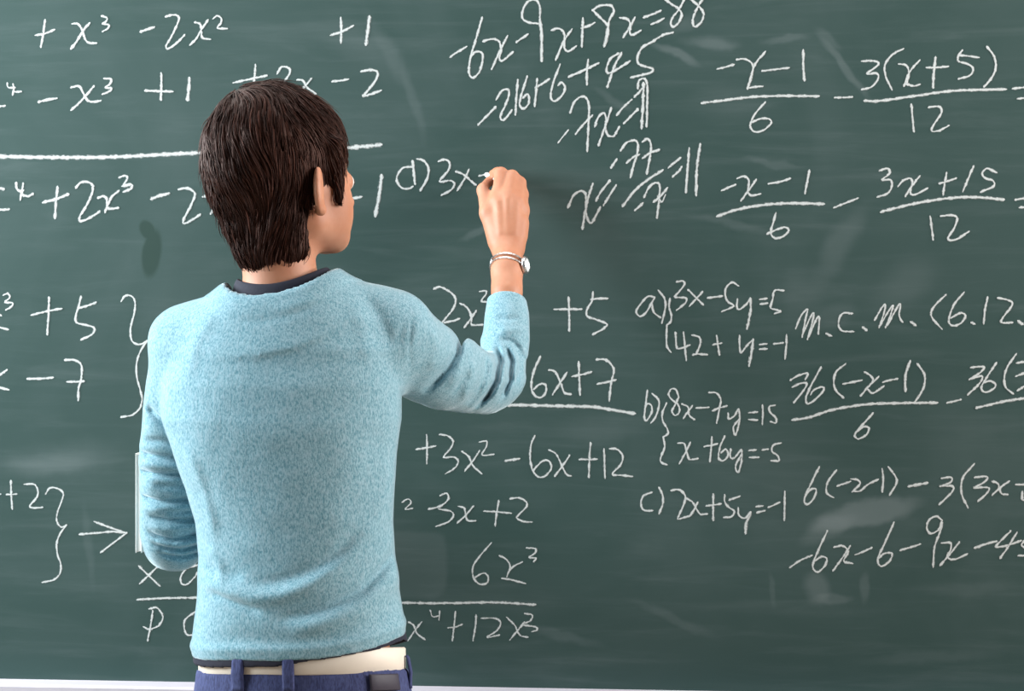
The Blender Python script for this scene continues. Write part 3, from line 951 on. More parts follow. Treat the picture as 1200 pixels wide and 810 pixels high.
def hand_left(p):
    bx = BOOK_X0 + BOOK_T / 2          # right face of the notebook
    zc = BOOK_Z0 + .062
    w0 = J(207, 606, -.295)
    wr = np.array([bx + .0335, -.250, zc + .002])
    d = cone(p, w0, wr, .026, .021)
    zz = [.030, .010, -.010, -.029]
    for k, z in enumerate(zz):
        yl = (-.171, -.167, -.169, -.177)[k]
        mcp = np.array([bx + .0195, yl - .014, zc + z])
        d = smin(d, cone(p, wr + np.array([-.004, .010, z * .55]), mcp, .0155, .0125), .013)
        pip = np.array([bx + .0145, BOOK_Y1 + .0115, zc + z * 1.02])
        dip = np.array([bx - BOOK_T - .002, BOOK_Y1 + .0160, zc + z * 1.03])
        tip = np.array([bx - BOOK_T - .0115, BOOK_Y1 - .006, zc + z * 1.03])
        f = cone(p, mcp, pip, .0115, .0095)
        f = smin(f, cone(p, pip, dip, .0095, .0088), .004)
        f = smin(f, cone(p, dip, tip, .0088, .0076), .004)
        d = smin(d, f, .005)
    a, b, c, e = wr + np.array([-.002, .012, .014]), np.array([bx + .0200, -.227, zc + .052]), np.array([bx + .0165, -.197, zc + .066]), np.array([bx + .0120, -.173, zc + .070])
    f = smin(cone(p, a, b, .016, .0135), cone(p, b, c, .0125, .0105), .006)
    f = smin(f, cone(p, c, e, .0105, .0085), .005)
    return smin(d, f, .009)


# ------------------------------------------------------------------ sweater folds
def J2(pts, Y):
    return [J(x, y, Y)[[0, 2]] for x, y in pts]


def crease(p2, pts, w):
    """gaussian of the distance to a polyline drawn on the back of the sweater; fades at both ends"""
    best = np.full(len(p2), 1e3, np.float32)
    s = np.zeros(len(p2), np.float32)
    n = len(pts) - 1
    for i in range(n):
        a = np.asarray(pts[i], np.float32)
        ab = np.asarray(pts[i + 1], np.float32) - a
        q = p2 - a
        t = np.clip((q @ ab) / float(ab @ ab), 0, 1)
        d = np.linalg.norm(q - t[:, None] * ab, axis=1)
        m = d < best
        best[m] = d[m]
        s[m] = ((i + t) / n)[m]
    return np.exp(-(best / w) ** 2) * np.clip(np.sin(np.pi * np.clip(s, .02, .98)) * 1.6, 0, 1)


BACK_FOLDS = [
    # px polyline, half width (m), height (m): negative cuts in, positive stands out
    ([(236, 694), (262, 700), (290, 708), (315, 716)], .0060, -.0050),
    ([(225, 684), (262, 690), (300, 697), (335, 694), (365, 683), (398, 664), (430, 632)], .0130, .0075),
    ([(330, 722), (358, 718), (386, 710), (423, 693), (445, 668), (455, 645)], .0065, -.0070),
    ([(340, 735), (380, 728), (420, 715), (452, 690), (464, 660)], .0130, .0055),
    ([(295, 685), (335, 679), (368, 668), (398, 648), (420, 620)], .0090, -.0040),
    ([(235, 668), (262, 672), (290, 676)], .0080, -.0030),
    ([(232, 748), (290, 745), (350, 748), (420, 738), (470, 715)], .0120, -.0025),
    ([(240, 640), (255, 660), (262, 690)], .0080, .0030),
    ([(455, 540), (450, 580), (440, 615), (415, 645)], .0100, .0028),
    ([(440, 500), (430, 560), (400, 610)], .0150, -.0022),
    ([(215, 520), (238, 575), (252, 640)], .0090, .0030),
    ([(228, 560), (250, 600), (300, 640)], .0150, -.0020),
    ([(400, 345), (420, 380), (430, 430)], .0100, .0025),
    ([(412, 340), (436, 370), (452, 410)], .0080, -.0022),
    ([(280, 350), (330, 362), (385, 345)], .0060, .0016),
    ([(250, 360), (225, 400), (215, 450)], .0120, .0022),
    ([(300, 420), (350, 432), (410, 420)], .0160, -.0016),
    ([(260, 500), (330, 512), (420, 495)], .0180, .0014),
    ([(474, 345), (472, 380), (470, 430), (468, 470)], .0028, -.0022),
]
BACK_FOLDS = [(J2(pts, -.60), wd, am) for pts, wd, am in BACK_FOLDS]
ARM_FOLDS = [(J2(pts, Y), wd, am) for pts, Y, wd, am in [
    ([(533, 378), (538, 395), (538, 414), (530, 430), (516, 446), (498, 462)], -.40, .0052, -.0095),
    ([(545, 386), (552, 410), (546, 435), (530, 458)], -.38, .0070, .0040),
    ([(518, 380), (522, 410), (512, 435)], -.40, .0080, .0030),
    ([(577, 404), (584, 424), (582, 446), (572, 464), (556, 480)], -.33, .0042, -.0090),
    ([(590, 405), (598, 424), (597, 446), (588, 468)], -.31, .0038, -.0080),
    ([(600, 402), (607, 418), (608, 436), (600, 456)], -.29, .0034, -.0040),
    ([(583, 397), (599, 400), (610, 411)], -.27, .0034, -.0035),
    ([(570, 412), (571, 436), (562, 460), (548, 476)], -.34, .0045, -.0040),
    ([(560, 420), (558, 445), (545, 470)], -.35, .0050, .0030),
    ([(582, 372), (596, 375), (610, 372)], -.22, .0040, -.0028),
    ([(547, 392), (553, 412), (548, 440), (536, 462)], -.37, .0040, -.0030),
    ([(606, 404), (615, 424), (614, 446)], -.27, .0030, -.0022),
    ([(594, 403), (603, 422), (603, 446), (592, 472)], -.30, .0030, .0030),
    ([(584, 404), (591, 424), (590, 446), (580, 470)], -.31, .0030, .0030),
    ([(490, 352), (486, 380), (478, 410)], -.43, .0050, -.0025),
    ([(505, 368), (498, 395), (486, 420)], -.42, .0050, .0022),
    ([(585, 386), (600, 388), (613, 384)], -.22, .0050, .0024),
]]
L_FOLDS = [(J2(pts, -.50), wd, am) for pts, wd, am in [
    ([(174, 474), (184, 484), (200, 497), (222, 518)], .0055, -.0065),
    ([(168, 515), (188, 516), (214, 519), (245, 523), (270, 526)], .0048, -.0050),
    ([(158, 530), (172, 533), (198, 536), (223, 539), (265, 545)], .0042, -.0075),
    ([(156, 553), (172, 555), (198, 557), (233, 557), (275, 556)], .0042, -.0085),
    ([(176, 570), (200, 571), (228, 570), (270, 568)], .0045, -.0050),
    ([(156, 583), (170, 586), (188, 589), (236, 586), (275, 580)], .0040, -.0085),
    ([(180, 600), (206, 602), (236, 599), (280, 592)], .0040, -.0050),
    ([(168, 606), (188, 610), (214, 613), (239, 607), (275, 596)], .0038, -.0080),
    ([(164, 624), (178, 631), (198, 636), (230, 629), (246, 617), (275, 600)], .0038, -.0085),
    ([(168, 638), (185, 645), (204, 649), (227, 644), (245, 632), (270, 612)], .0036, -.0080),
    ([(176, 650), (188, 655), (204, 658), (223, 654), (242, 642)], .0032, -.0055),
    ([(158, 543), (190, 546), (230, 548), (270, 550)], .0045, .0028),
    ([(158, 570), (190, 573), (230, 572), (270, 570)], .0045, .0020),
    ([(160, 597), (190, 600), (230, 597), (270, 590)], .0042, .0026),
    ([(166, 617), (190, 622), (225, 619), (260, 608)], .0040, .0028),
    ([(170, 632), (190, 640), (215, 642), (246, 628)], .0036, .0024),
]]


Z_ARMPIT = J(190, 478, -.5)[2]


def sweater_solid(p, dr=0.0, folds=True):
    d = loft(p, TORSO, dr)
    for a, ra, b, rb in SHOULDERS:
        d = smin(d, cone(p, J(*a), J(*b), ra + dr, rb + dr), .035)
    da, s = sweep(p, [(q, r + dr) for q, r in P_RARM])
    dl, sl = sweep(p, [(q, r + dr) for q, r in P_LARM])
    if folds:
        p2 = p[:, [0, 2]]
        back = p[:, 1] < -.10
        for pts, wd, am in ARM_FOLDS:
            da = da - 1.3 * am * crease(p2, pts, wd) * (p[:, 1] < -.15)
        da = da - .0012 * wob(p, 75, 1.0)
        # rings pressed together down the hanging sleeve
        lm = np.clip((-.415 - p[:, 1]) / .02, 0, 1)
        for pts, wd, am in L_FOLDS:
            dl = dl - 1.25 * am * crease(p2, pts, wd) * lm
        dl = dl - .0010 * wob(p, 80, 2.0)
    d = smin(d, da, .030)
    d = smin(d, dl, .003 + .032 * np.clip((p[:, 2] - Z_ARMPIT + .03) / .12, 0, 1) ** 1.5)
    if folds:
        bm = np.clip((-.50 - p[:, 1]) / .04, 0, 1)
        for pts, wd, am in BACK_FOLDS:
            d = d - am * crease(p2, pts, wd) * bm
        d = d - .0016 * wob(p, 24, .5) - .0007 * wob(p, 60, 3.0)
    return d


HEM = np.array([J(x, y, Y)[[0, 2]] for x, y, Y in [(200, 760, -.52), (226, 766, -.525), (240, 771, -.57), (280, 774, -.615), (330, 776, -.63), (380, 773, -.625), (430, 765, -.61), (462, 754, -.58), (480, 745, -.52), (500, 739, -.52)]])
NECK_C = J(331.5, 325, -.515)
NECK_UP = nrm((-.04, .16, 1.0))
RC0, RC1 = J(594, 352, -.1745), J(594.5, 330, -.158)
LC0, LC1 = J(207, 609, -.308), J(207, 603, -.22)


def disk_cyl(p, a, b, r):
    ax = nrm(b - a).astype(np.float32)
    q = p - a.astype(np.float32)
    t = q @ ax
    return np.maximum(np.linalg.norm(q - t[:, None] * ax, axis=1) - r, np.maximum(-t, t - np.linalg.norm(b - a)))


def neck_parts(p):
    """height above the saddle-shaped neckline, and the oval distance from the neck's axis in units of its radius"""
    q = p - NECK_C.astype(np.float32)
    H = .0025 + .125 * q[:, 0] - 5.6 * q[:, 1] ** 2 * np.where(q[:, 1] > 0, 2.2, 1.0)
    x = q[:, 0] + .04 * q[:, 2]
    k = np.sqrt((x / .0715) ** 2 + (q[:, 1] / .062) ** 2)
    return q[:, 2] - H, k


def sweater(p):
    d = sweater_solid(p)
    t, k = neck_parts(p)
    stub = (k - 1) * .064 - np.clip(-t, -.02, .06) * .55 - .002
    stub = np.maximum(stub, np.abs(t + .01) - .035)
    d = smin(d, stub, .022)
    # ribbed neckband
    d = d - .0012 * np.exp(-((t + .010) / .009) ** 2) * (k < 1.5) + .0010 * np.exp(-((t + .022) / .003) ** 2) * (k < 1.7)
    # hem rolls in a little
    hz = np.interp(p[:, 0], HEM[:, 0], HEM[:, 1])
    d = d + .001 * np.exp(-((p[:, 2] - hz) / .010) ** 2) - .0022 * np.exp(-((p[:, 2] - hz - .016) / .006) ** 2)
    edge = np.minimum(np.abs(t) * (k < 1.7) + 9 * (k >= 1.7), p[:, 2] - hz)
    edge = np.minimum(edge, np.minimum(np.linalg.norm(p - RC0, axis=1), np.linalg.norm(p - LC0, axis=1)) - .035)
    th = .0062 + .0105 * np.clip((edge - .008) / .03, 0, 1)
    inner = sweater_solid(p, 0.0, False)
    inner = smin(inner, stub, .022)
    sh = np.maximum(d, -(np.where(th > .009, inner, np.maximum(inner, d)) + th))
    sh = smax(sh, np.where(k < 1.6, t, -.1), .003)
    sh = smax(sh, hz - p[:, 2], .004)
    sh = smax(sh, -disk_cyl(p, RC0, RC1, .048), .003)
    sh = smax(sh, -disk_cyl(p, LC0, LC1, .050), .003)
    return sh


# ------------------------------------------------------------------ build the person
person = empty('person', (J(345, 700, YT)[0], YT, 0.0), 'person seen from behind in a pale blue sweater, writing on the board', 'person')


def body(p):
    d = loft(p, TORSO, -.027)
    for a, ra, b, rb in SHOULDERS:
        d = smin(d, cone(p, J(*a), J(*b), ra - .024, rb - .022), .03)
    d = smin(d, sweep(p, PB_R)[0], .025)
    d = smin(d, sweep(p, PB_L)[0], .012)
    for sgn in (-1, 1):
        d = smin(d, cone(p, (person.location[0] + sgn * .065, YT, .80), (person.location[0] + sgn * .078, YT, .58), .058, .050), .03)
    d = smin(d, head_sdf(p), .02)
    d = smin(d, hand_right(p), .008)
    d = smin(d, hand_left(p), .008)
    return d


PB_R = path(R_ARM[:-2], -.0195) + [(J(594, 357, -.178), .0225), (J(594, 343, -.168), .0255), (J(594, 335, -.160), .0255), (J(594, 318, -.145), .0245)]
PB_L = path(L_ARM[:-1], -.019) + [(J(*L_ARM[-1][0]), .026)]
import time
T0 = time.time()
V, Q = grow(body, (-.62, -.66, .55), (.16, .02, 1.70), .0024)
ob = adopt(mesh_from('body', V, Q, M_SKIN), person)
print('body', len(V), time.time() - T0)
T0 = time.time()
V, Q = grow(sweater, (-.60, -.67, .82), (.12, -.13, 1.46), .0028)
ob = adopt(mesh_from('sweater', V, Q, M_WOOL), person)
print('sweater', len(V), time.time() - T0)


# navy undershirt: collar band and the strip below the hem
def undershirt(p):
    d = loft(p, TORSO, -.0022 - .008 * np.clip((p[:, 2] - Z_HEM - .02) / .03, 0, 1))
    for a, ra, b, rb in SHOULDERS:
        d = smin(d, cone(p, J(*a), J(*b), ra - .009, rb - .012), .035)
    sh = np.maximum(d, -(d + .0035))
    t, k = neck_parts(p)
    sh = np.maximum(sh, np.where(k < 1.5, t + .02, -.1))
    hz = np.interp(p[:, 0], HEM[:, 0], HEM[:, 1]) - np.interp(p[:, 0], UND[:, 0], UND[:, 1])
    hz = hz - .30 * np.clip(p[:, 1] + .53, 0, .2)
    sh = smax(sh, hz - p[:, 2], .002)
    # arms left free
    return np.maximum(sh, np.maximum(J(215, 400, -.5)[0] - p[:, 0], p[:, 0] - J(478, 400, -.5)[0]))


Z_HEM = J(340, 770, -.62)[2]
UND = np.array([(J(x, 760, -.60)[0], v) for x, v in [(215, .009), (232, .0095), (260, .0088), (300, .0082), (325, .0078), (345, .005), (370, .0015), (420, .0015), (450, .0045), (480, .0065)]])
T0 = time.time()
V, Q = grow(undershirt, (-.58, -.67, .76), (.06, -.36, 1.46), .0022)
# collar band standing up round the neck
rings = []
m = 96
for (h, rr) in ((-.034, 1.03), (-.018, 1.0), (-.009, .975), (-.0020, .945), (.0012, .915), (.0020, .895), (.0006, .878), (-.005, .870), (-.022, .87)):
    ring = []
    for i in range(m):
        a = 2 * math.pi * i / m
        x, y = .0690 * rr * math.cos(a), .0600 * rr * math.sin(a)
        H = .125 * x - 5.6 * y * y * (2.2 if y > 0 else 1.0)
        ring.append(NECK_C + np.array([x, y, H + h + .0035]))
    rings.append(ring)
CV = np.array(rings).reshape(-1, 3)
CQ = [[r * m + i, r * m + (i + 1) % m, (r + 1) * m + (i + 1) % m, (r + 1) * m + i] for r in range(len(rings) - 1) for i in range(m)]
Q = np.concatenate([Q, np.array(CQ) + len(V)])
V = np.concatenate([V, CV])
ob = adopt(mesh_from('undershirt', V, Q, M_NAVY), person)
print('undershirt', len(V), time.time() - T0)

# ------------------------------------------------------------------ jeans, belt, shoes
PX = person.location[0]


def jeans(p):
    d = loft(p, HIPS, 0.0)
    for sg in (-1, 1):
        f, _ = sweep(p, [((PX + sg * .070, YT, .76), .074), ((PX + sg * .080, YT, .66), .080), ((PX + sg * .092, YT + .005, .47), .064), ((PX + sg * .094, YT - .005, .30), .058), ((PX + sg * .096, YT, .075), .054)])
        d = smin(d, f, .02)
    d = d - .0015 * wob(p, 38, 1.0)
    top = waist(p[:, 0], p[:, 1]) - .017
    sh = np.maximum(d, -(d + .006))
    sh = smax(sh, p[:, 2] - top, .003)
    return np.maximum(sh, .055 - p[:, 2])


WT = .020
WS = -.21


def waist(x, y):
    """height of the belt's upper line: lower in front, a little higher on the right hip"""
    return WZ + (x - PX) * WT + (y + .62) * WS


WZ = J(355, 771, -.62)[2]
T0 = time.time()
V, Q = grow(jeans, (PX - .22, -.68, .05), (PX + .22, -.36, .92), .0038)
jn = adopt(mesh_from('jeans', V, Q, M_DENIM), person)
print('jeans', len(V), time.time() - T0)


def hip_band(z0, z1, off, th, m=128):
    """closed strip round the waist, between heights z0 and z1 above the tilted waist line"""
    V, Q = [], []
    prof = [(z0, off), (z0 + .002, off + th), (z1 - .002, off + th), (z1, off), (z1, off - .001), (z0, off - .001)]
    for i in range(m):
        a = 2 * math.pi * i / m
        for (z, o_) in prof:
            q = loft_point(HIPS, WZ, a, o_)
            q[2] = waist(q[0], q[1]) + z
            V.append(q)
    k = len(prof)
    for i in range(m):
        for j in range(k):
            Q.append([i * k + j, ((i + 1) % m) * k + j, ((i + 1) % m) * k + (j + 1) % k, i * k + (j + 1) % k])
    return np.array(V), np.array(Q)


V, Q = hip_band(-.0235, .012, .0008, .0022)
ob = adopt(mesh_from('belt', V, Q, M_BELT), person)


def strip_on_hip(px, zs, wd, name, mat, off, parent, th=.0022, tilt=0.0):
    """narrow denim strap standing over the belt; zs: (height, extra offset) from top to bottom"""
    x = J(px, 790, -.628)[0]
    V = []
    SD = (-1, -.9, -.6, -.3, 0, .3, .6, .9, 1)
    best = min(np.linspace(math.pi, 2 * math.pi, 721), key=lambda a: abs(loft_point(HIPS, WZ, a)[0] - x))
    for (z, o_) in zs:
        for sd in SD:
            da = sd * wd / 2 / .13
            q = loft_point(HIPS, WZ + z, best + da, off + o_ + (th if abs(sd) < .95 else 0))
            q[2] = waist(q[0], q[1]) + z
            q[0] += tilt * z
            V.append(q)
    n, c_ = len(zs), len(SD)
    Q = [[r * c_ + c, r * c_ + c + 1, (r + 1) * c_ + c + 1, (r + 1) * c_ + c] for r in range(n - 1) for c in range(c_ - 1)]
    o_ = poly_obj(name, V, Q, mat, None, True)
    o_.parent = parent
    o_.matrix_parent_inverse = Matrix.Identity(4)
    adopt_sub(o_, parent)
    sm = o_.modifiers.new('thickness', 'SOLIDIFY')
    sm.thickness = .0018
    sm.offset = -1
    return o_


def adopt_sub(o, parent):
    o.parent = parent
    o.matrix_parent_inverse = Matrix.Translation(person.location).inverted() @ Matrix.Translation(person.location) if False else Matrix.Identity(4)
    # the parent mesh already carries world coordinates, its own offset is undone by its inverse
    return o


LOOP = [(.000, .0030), (-.002, .0046), (-.005, .0050), (-.010, .0050), (-.022, .0048), (-.030, .0030), (-.038, .0015), (-.044, .0012)]
for px, wd in ((279, .0140), (337, .0110), (463, .0110)):
    strip_on_hip(px, LOOP, wd, 'belt_loop', M_DENIM, 0.0, jn)
# back pockets
for px in (292, 430):
    strip_on_hip(px, [(-.056, .0020), (-.060, .0026), (-.10, .003), (-.145, .004), (-.16, .0035)], .118, 'back_pocket', M_DENIM, 0.0, jn, .001)
lab = strip_on_hip(438, [(-.0240, .0024), (-.0250, .0030), (-.0430, .0030), (-.0440, .0024)], .052, 'waist_label', plain('dark_leather_label', (0.035, 0.028, 0.045), .6, 0, .15, 120), 0.0, jn, .001)
lab['label'] = 'dark leather label stitched to the waistband'

for sg in (-1, 1):
    def shoe(p, sg=sg):
        c = np.array([PX + sg * .100, YT, 0], np.float32)
        q = p - c
        d = ellip(q, (0, .045, .045), (.046, .135, .055))
        d = smin(d, cone(q, (0, -.045, .045), (0, -.035, .085), .042, .043), .03)
        return np.maximum(d, .016 - p[:, 2])

    def sole(p, sg=sg):
        c = np.array([PX + sg * .100, YT + .045, .012], np.float32)
        q = p - c
        k = np.sqrt((q[:, 0] / .050) ** 2 + (q[:, 1] / .142) ** 2)
        return np.maximum((k - 1) * .05, np.abs(q[:, 2]) - .012)
    lo, hi = (PX + sg * .1 - .07, YT - .13, -.006), (PX + sg * .1 + .07, YT + .22, .14)
    V, Q = grow(shoe, lo, hi, .005)
    sh = adopt(mesh_from('shoe', V, Q, M_SHOE), person)
    V, Q = grow(sole, lo, hi, .005)
    so = mesh_from('sole', V, Q, M_SOLE)
    so.parent = sh
    so.matrix_parent_inverse = Matrix.Identity(4)

# ------------------------------------------------------------------ eyes and brows
for sg in (-1, 1):
    def eye(p, sg=sg):
        return ball(head_local(p), (sg * .032, .0775, .007), .0122)
    c = head_world((sg * .032, .0775, .007))
    V, Q = grow(eye, c - .02, c + .02, .0018)
    ob = adopt(mesh_from('eye', V, Q, M_EYE), person)

    def iris(p, sg=sg):
        return ellip(head_local(p), (sg * .033, .0892, .007), (.0056, .0015, .0056))
    c = head_world((sg * .033, .0892, .007))
    V, Q = grow(iris, c - .01, c + .01, .0009)
    ir = mesh_from('iris', V, Q, M_IRIS)
    ir.parent = ob
    ir.matrix_parent_inverse = Matrix.Identity(4)

    def brow(p, sg=sg):
        return smin(cone(head_local(p), (sg * .014, .0930, .030), (sg * .029, .0825, .0355), .0032, .003), cone(head_local(p), (sg * .029, .0825, .0355), (sg * .041, .066, .031), .003, .0012), .004)
    c = head_world((sg * .029, .080, .031))
    V, Q = grow(brow, c - .035, c + .035, .0016)
    adopt(mesh_from('eyebrow', V, Q, M_HAIR), person)


# ------------------------------------------------------------------ hair
WHORL = np.array((-.004, -.050, .108), np.float32)


def hair_shape(q):
    """hair volume in head-local coordinates"""
    d = ellip(q, (0, -.019, .036), (.0810, .0930, .1030))
    d = smin(d, ellip(q, (0, .028, .060), (.057, .056, .058)), .03)
    d = smin(d, cone(q, (0, -.034, -.005), (.003, -.031, -.074), .055, .0450), .03)
    d = smin(d, cone(q, (.026, -.018, -.036), (.047, -.012, -.084), .031, .008), .018)
    d = smin(d, cone(q, (-.018, -.050, -.050), (-.008, -.046, -.088), .026, .013), .015)
    d = smin(d, cone(q, (.006, -.054, -.055), (.014, -.049, -.098), .026, .013), .015)
    d = smin(d, cone(q, (.028, -.044, -.055), (.034, -.038, -.094), .024, .011), .015)
    d = smin(d, cone(q, (.040, -.030, -.045), (.046, -.022, -.090), .024, .010), .015)
    m = q.copy()
    m[:, 0] = np.abs(m[:, 0])
    # face opening
    face = ellip(q, (0, .110, -.026), (.080, .062, .086))
    d = smax(d, -face, .012)
    cheek = ellip(m, (.085, .062, -.062), (.060, .066, .060))
    d = smax(d, -cheek, .010)
    lock = cone(m, (.070, .032, .045), (.0705, .036, -.020), .015, .0035)
    d = smin(d, lock, .012)
    # ear left free
    d = smax(d, -ellip(m, (.098, .006, -.014), (.024, .0190, .034)), .007)
    return d


def hair_base(p):
    q = head_local(p)
    d = hair_shape(q)
    r = q - WHORL
    ph = np.arctan2(r[:, 0], -r[:, 1] + .02)
    dist = np.linalg.norm(r, axis=1)
    g = np.sin(ph * 23 + 3 * np.sin(dist * 40)) * .5 + np.sin(ph * 41 + 2 * np.sin(dist * 60 + 1)) * .3
    d = d + .0022 * g * np.clip(dist / .05, 0, 1) + .0016 * wob(q, 60, 1.2)
    return d * H_S


T0 = time.time()
hb_lo, hb_hi = H_O - .16, H_O + .16
V, Q = grow(hair_base, hb_lo, hb_hi, .0026)
q = head_local(V.astype(np.float32))


def grad(f, q, e=.0015):
    g = np.stack([f(q + np.eye(3, dtype=np.float32)[k] * e) - f(q - np.eye(3, dtype=np.float32)[k] * e) for k in range(3)], 1)
    return g / (np.linalg.norm(g, axis=1)[:, None] + 1e-9)


# strands: walk down the hair surface away from the whorl
NS, SEG = 8500, 11
pick = RNG.integers(0, len(q), NS * 2)
root = q[pick]
keep = (hair_shape(root) < .012) & (root[:, 2] > -.095)
root = root[keep][:NS]
NS = len(root)
pos = root + RNG.normal(0, .002, root.shape).astype(np.float32)
ph0 = wob(root, 45, .3)
step = (RNG.uniform(.035, .072, NS) / SEG).astype(np.float32)
lift = np.where(RNG.random(NS) < .12, RNG.uniform(.004, .009, NS), RNG.uniform(-.0005, .0035, NS)).astype(np.float32)
track = []
for k in range(SEG):
    n = grad(hair_shape, pos)
    r = pos - WHORL
    away = r - (r * n).sum(1)[:, None] * n
    away /= np.linalg.norm(away, axis=1)[:, None] + 1e-6
    swirl = np.cross(n, away)
    down = np.array([0, .0, -1.0], np.float32) - n * (n @ np.array([0, 0, -1.0], np.float32))[:, None]
    dist = np.linalg.norm(r, axis=1)
    wd = np.clip((dist - .03) / .10, 0, 1)[:, None]
    side_back = np.where(pos[:, 1] > .02, -.35, .0)[:, None] * np.array([0, -1.0, 0], np.float32)
    t = away * (1 - .55 * wd) + down * 1.0 * wd + swirl * (.60 * wob(pos, 42, 2.0) + .25 * wob(pos, 120, .7))[:, None] + side_back * .6
    t /= np.linalg.norm(t, axis=1)[:, None] + 1e-6
    h = lift * (k / SEG) ** 1.5 + .0016 * np.sin(ph0 * 9 + k * .5)
    track.append(pos + n * (h - hair_shape(pos) * .8)[:, None] * 1.0)
    pos = pos + t * step[:, None]
    pos = pos - n * (hair_shape(pos) * .5)[:, None]
tr = np.stack(track, 1)                                    # NS, SEG, 3 local
# where strands run out over the face opening or past the nape they hang free
T = np.gradient(tr, axis=1)
T /= np.linalg.norm(T, axis=2)[:, :, None] + 1e-9
N0 = grad(hair_shape, tr.reshape(-1, 3)).reshape(tr.shape)
Bn = np.cross(T, N0)
Bn /= np.linalg.norm(Bn, axis=2)[:, :, None] + 1e-9
wid = RNG.uniform(.0005, .0013, NS)[:, None] * (1 - np.linspace(0, 1, SEG) ** 2.2 * .92)[None]
ringpts = []
for a in (90, 210, 330):
    ca, sa = math.cos(math.radians(a)), math.sin(math.radians(a))
    ringpts.append(tr + (Bn * ca * 1.5 + N0 * sa * .8) * wid[:, :, None])
RV = np.stack(ringpts, 2).reshape(-1, 3)                   # NS, SEG, 3
b = (np.arange(NS)[:, None] * SEG + np.arange(SEG - 1)[None]).ravel() * 3
HQ = np.concatenate([np.stack([b + i, b + (i + 1) % 3, b + 3 + (i + 1) % 3, b + 3 + i], 1) for i in range(3)])
WV = H_O + (RV * H_S) @ H_M.T.astype(float)
allV = np.concatenate([V, WV])
allQ = np.concatenate([Q, HQ + len(V)])
ob = adopt(mesh_from('hair', allV, allQ, M_HAIR), person)
tone = np.concatenate([np.full(len(V), .12), np.repeat(np.clip(RNG.beta(1.0, 3.4, NS) + .25 * np.clip(wob(root, 55, 4.0), 0, 1), 0, 1), SEG * 3)]).astype(np.float32)
at = ob.data.attributes.new('tone', 'FLOAT', 'POINT')
at.data.foreach_set('value', tone)
print('hair', len(allV), time.time() - T0)

# ------------------------------------------------------------------ wristwatch
watch = bpy.data.objects.new('wristwatch', None)
col.objects.link(watch)
wc = J(594.5, 312, -.139)
watch.location = wc - np.array(person.location)
watch.parent = person
axw = nrm(J(595, 290, -.108) - J(594, 335, -.160))
tiltw = nrm(axw + np.array([.10, 0, .0]))
ux = nrm(np.cross((0, 1, 0), tiltw))
uy = np.cross(tiltw, ux)


def watch_child(name, V, polys, mat, smooth=True):
    o = poly_obj(name, np.asarray(V) - wc, polys, mat, None, smooth)
    o.parent = watch
    return o


# bracelet: 26 small links in an oval round the wrist
V, Q = [], []
nl = 26
for k in range(nl):
    for part in (-1, 1):
        corners = []
        for da in (-.44, .44):
            a = 2 * math.pi * (k + da) / nl
            for rr in (0, .0022):
                for h in (.0032 * part, .0060 * part):
                    p = wc + ux * (.0262 + rr) * math.cos(a) + uy * (.0250 + rr) * math.sin(a) + tiltw * h
                    corners.append(p)
        b0 = len(V)
        V += corners
        Q += [[b0 + i for i in f] for f in ([0, 1, 3, 2], [4, 6, 7, 5], [0, 4, 5, 1], [2, 3, 7, 6], [0, 2, 6, 4], [1, 5, 7, 3])]
watch_child('bracelet', V, Q, M_STEEL, False)
# clasp on the thumb side
V, Q = [], []
mm = 9
for i in range(mm):
    a = math.pi + (i / (mm - 1) - .5) * .9
    for (rr, h) in ((-.0004, -.0064), (.0030, -.0058), (.0030, .0058), (-.0004, .0064)):
        V.append(wc + ux * (.0262 + rr) * math.cos(a) + uy * (.0250 + rr) * math.sin(a) + tiltw * h)
for i in range(mm - 1):
    for j in range(4):
        Q.append([i * 4 + j, (i + 1) * 4 + j, (i + 1) * 4 + (j + 1) % 4, i * 4 + (j + 1) % 4])
Q += [[0, 1, 2, 3], [(mm - 1) * 4 + j for j in (3, 2, 1, 0)]]
watch_child('clasp', V, Q, M_STEEL)
# case on the little-finger side
ang = math.radians(-14)
out = nrm(ux * math.cos(ang) + uy * math.sin(ang)) * (1 if ux[0] > 0 else -1)
cc = wc + out * .0300 - tiltw * .001
s1 = nrm(np.cross(out, tiltw))
s2 = np.cross(s1, out)


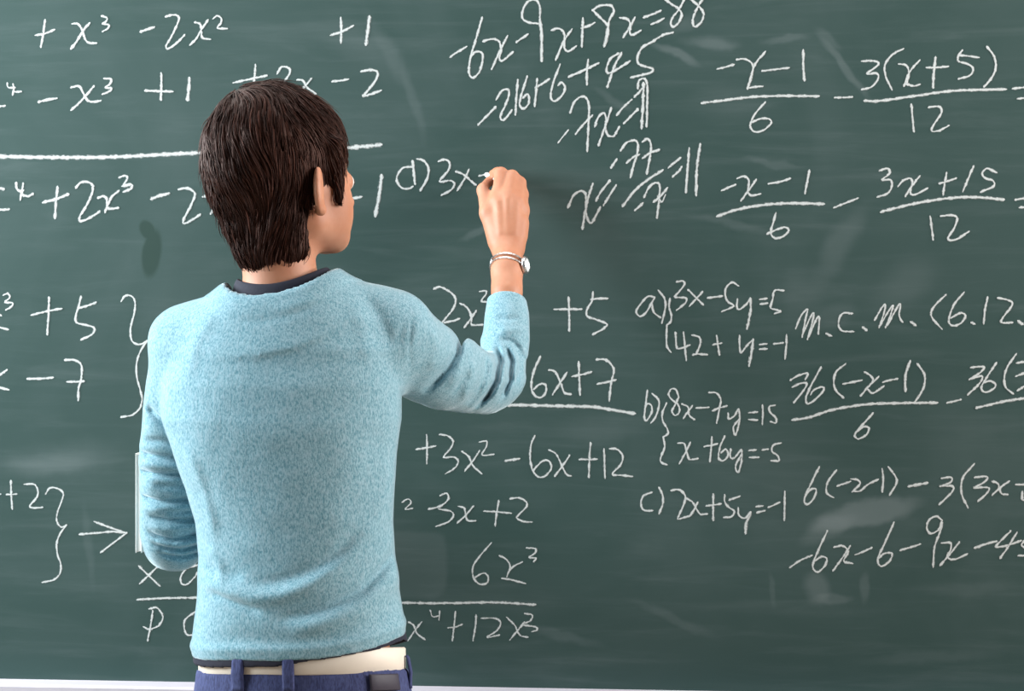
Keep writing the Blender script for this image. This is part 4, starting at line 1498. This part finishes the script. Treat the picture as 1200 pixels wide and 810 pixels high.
def disc(profile, m=40):
    V, Q = [], []
    for (r, h) in profile:
        for i in range(m):
            a = 2 * math.pi * i / m
            V.append(cc + (s1 * math.cos(a) + s2 * math.sin(a)) * r + out * h)
    for j in range(len(profile) - 1):
        for i in range(m):
            Q.append([j * m + i, j * m + (i + 1) % m, (j + 1) * m + (i + 1) % m, (j + 1) * m + i])
    Q.append(list(range(m))[::-1])
    Q.append([(len(profile) - 1) * m + i for i in range(m)])
    return V, Q


V, Q = disc([(.0115, -.004), (.0138, -.003), (.0146, 0), (.0141, .0028), (.0124, .0044), (.0114, .0044), (.0112, .0034)])
watch_child('watch_case', V, Q, M_STEEL)
V, Q = disc([(.0111, .0034), (.0111, .0038), (.0105, .0041)])
watch_child('watch_dial', V, Q, M_DIAL)

# ------------------------------------------------------------------ chalk stick and notebook
c0, c1 = J(569.5, 204.5, -.0045), J(588, 212.5, -.062)
ax = nrm(c1 - c0)
e1 = nrm(np.cross(ax, (0, 0, 1)))
e2 = np.cross(ax, e1)
V, Q = [], []
L = np.linalg.norm(c1 - c0)
prof = [(0, .0022), (.0012, .0036), (.005, .0044), (L - .002, .0048), (L, .0042)]
m = 20
chalk_mid = (c0 + c1) / 2
for (t, r) in prof:
    for i in range(m):
        a = 2 * math.pi * i / m
        V.append(c0 + ax * t + (e1 * math.cos(a) + e2 * math.sin(a)) * r - chalk_mid)
for j in range(len(prof) - 1):
    for i in range(m):
        Q.append([j * m + i, j * m + (i + 1) % m, (j + 1) * m + (i + 1) % m, (j + 1) * m + i])
Q += [list(range(m))[::-1], [(len(prof) - 1) * m + i for i in range(m)]]
ck = poly_obj('chalk_stick', V, Q, M_STICK, None, True)
ck.location = chalk_mid
ck['label'] = 'stick of white chalk held in the raised hand against the board'
ck['category'] = 'chalk'

nb = empty('notebook', (BOOK_X0, (BOOK_Y0 + BOOK_Y1) / 2, BOOK_Z0), 'thin white notebook held in the left hand, its edge showing beside the left elbow', 'notebook')
x0 = BOOK_X0 - BOOK_T / 2
v, f = box_arrays((x0 + .0008, BOOK_Y0 + .002, BOOK_Z0 + .002), (x0 + BOOK_T - .0008, BOOK_Y1 - .001, BOOK_Z1 - .002))
poly_obj('pages', v, f, M_PAPER, nb)
for xa in (x0, x0 + BOOK_T - .0008):
    v, f = box_arrays((xa, BOOK_Y0, BOOK_Z0), (xa + .0008, BOOK_Y1, BOOK_Z1))
    poly_obj('cover', v, f, M_COVER, nb)
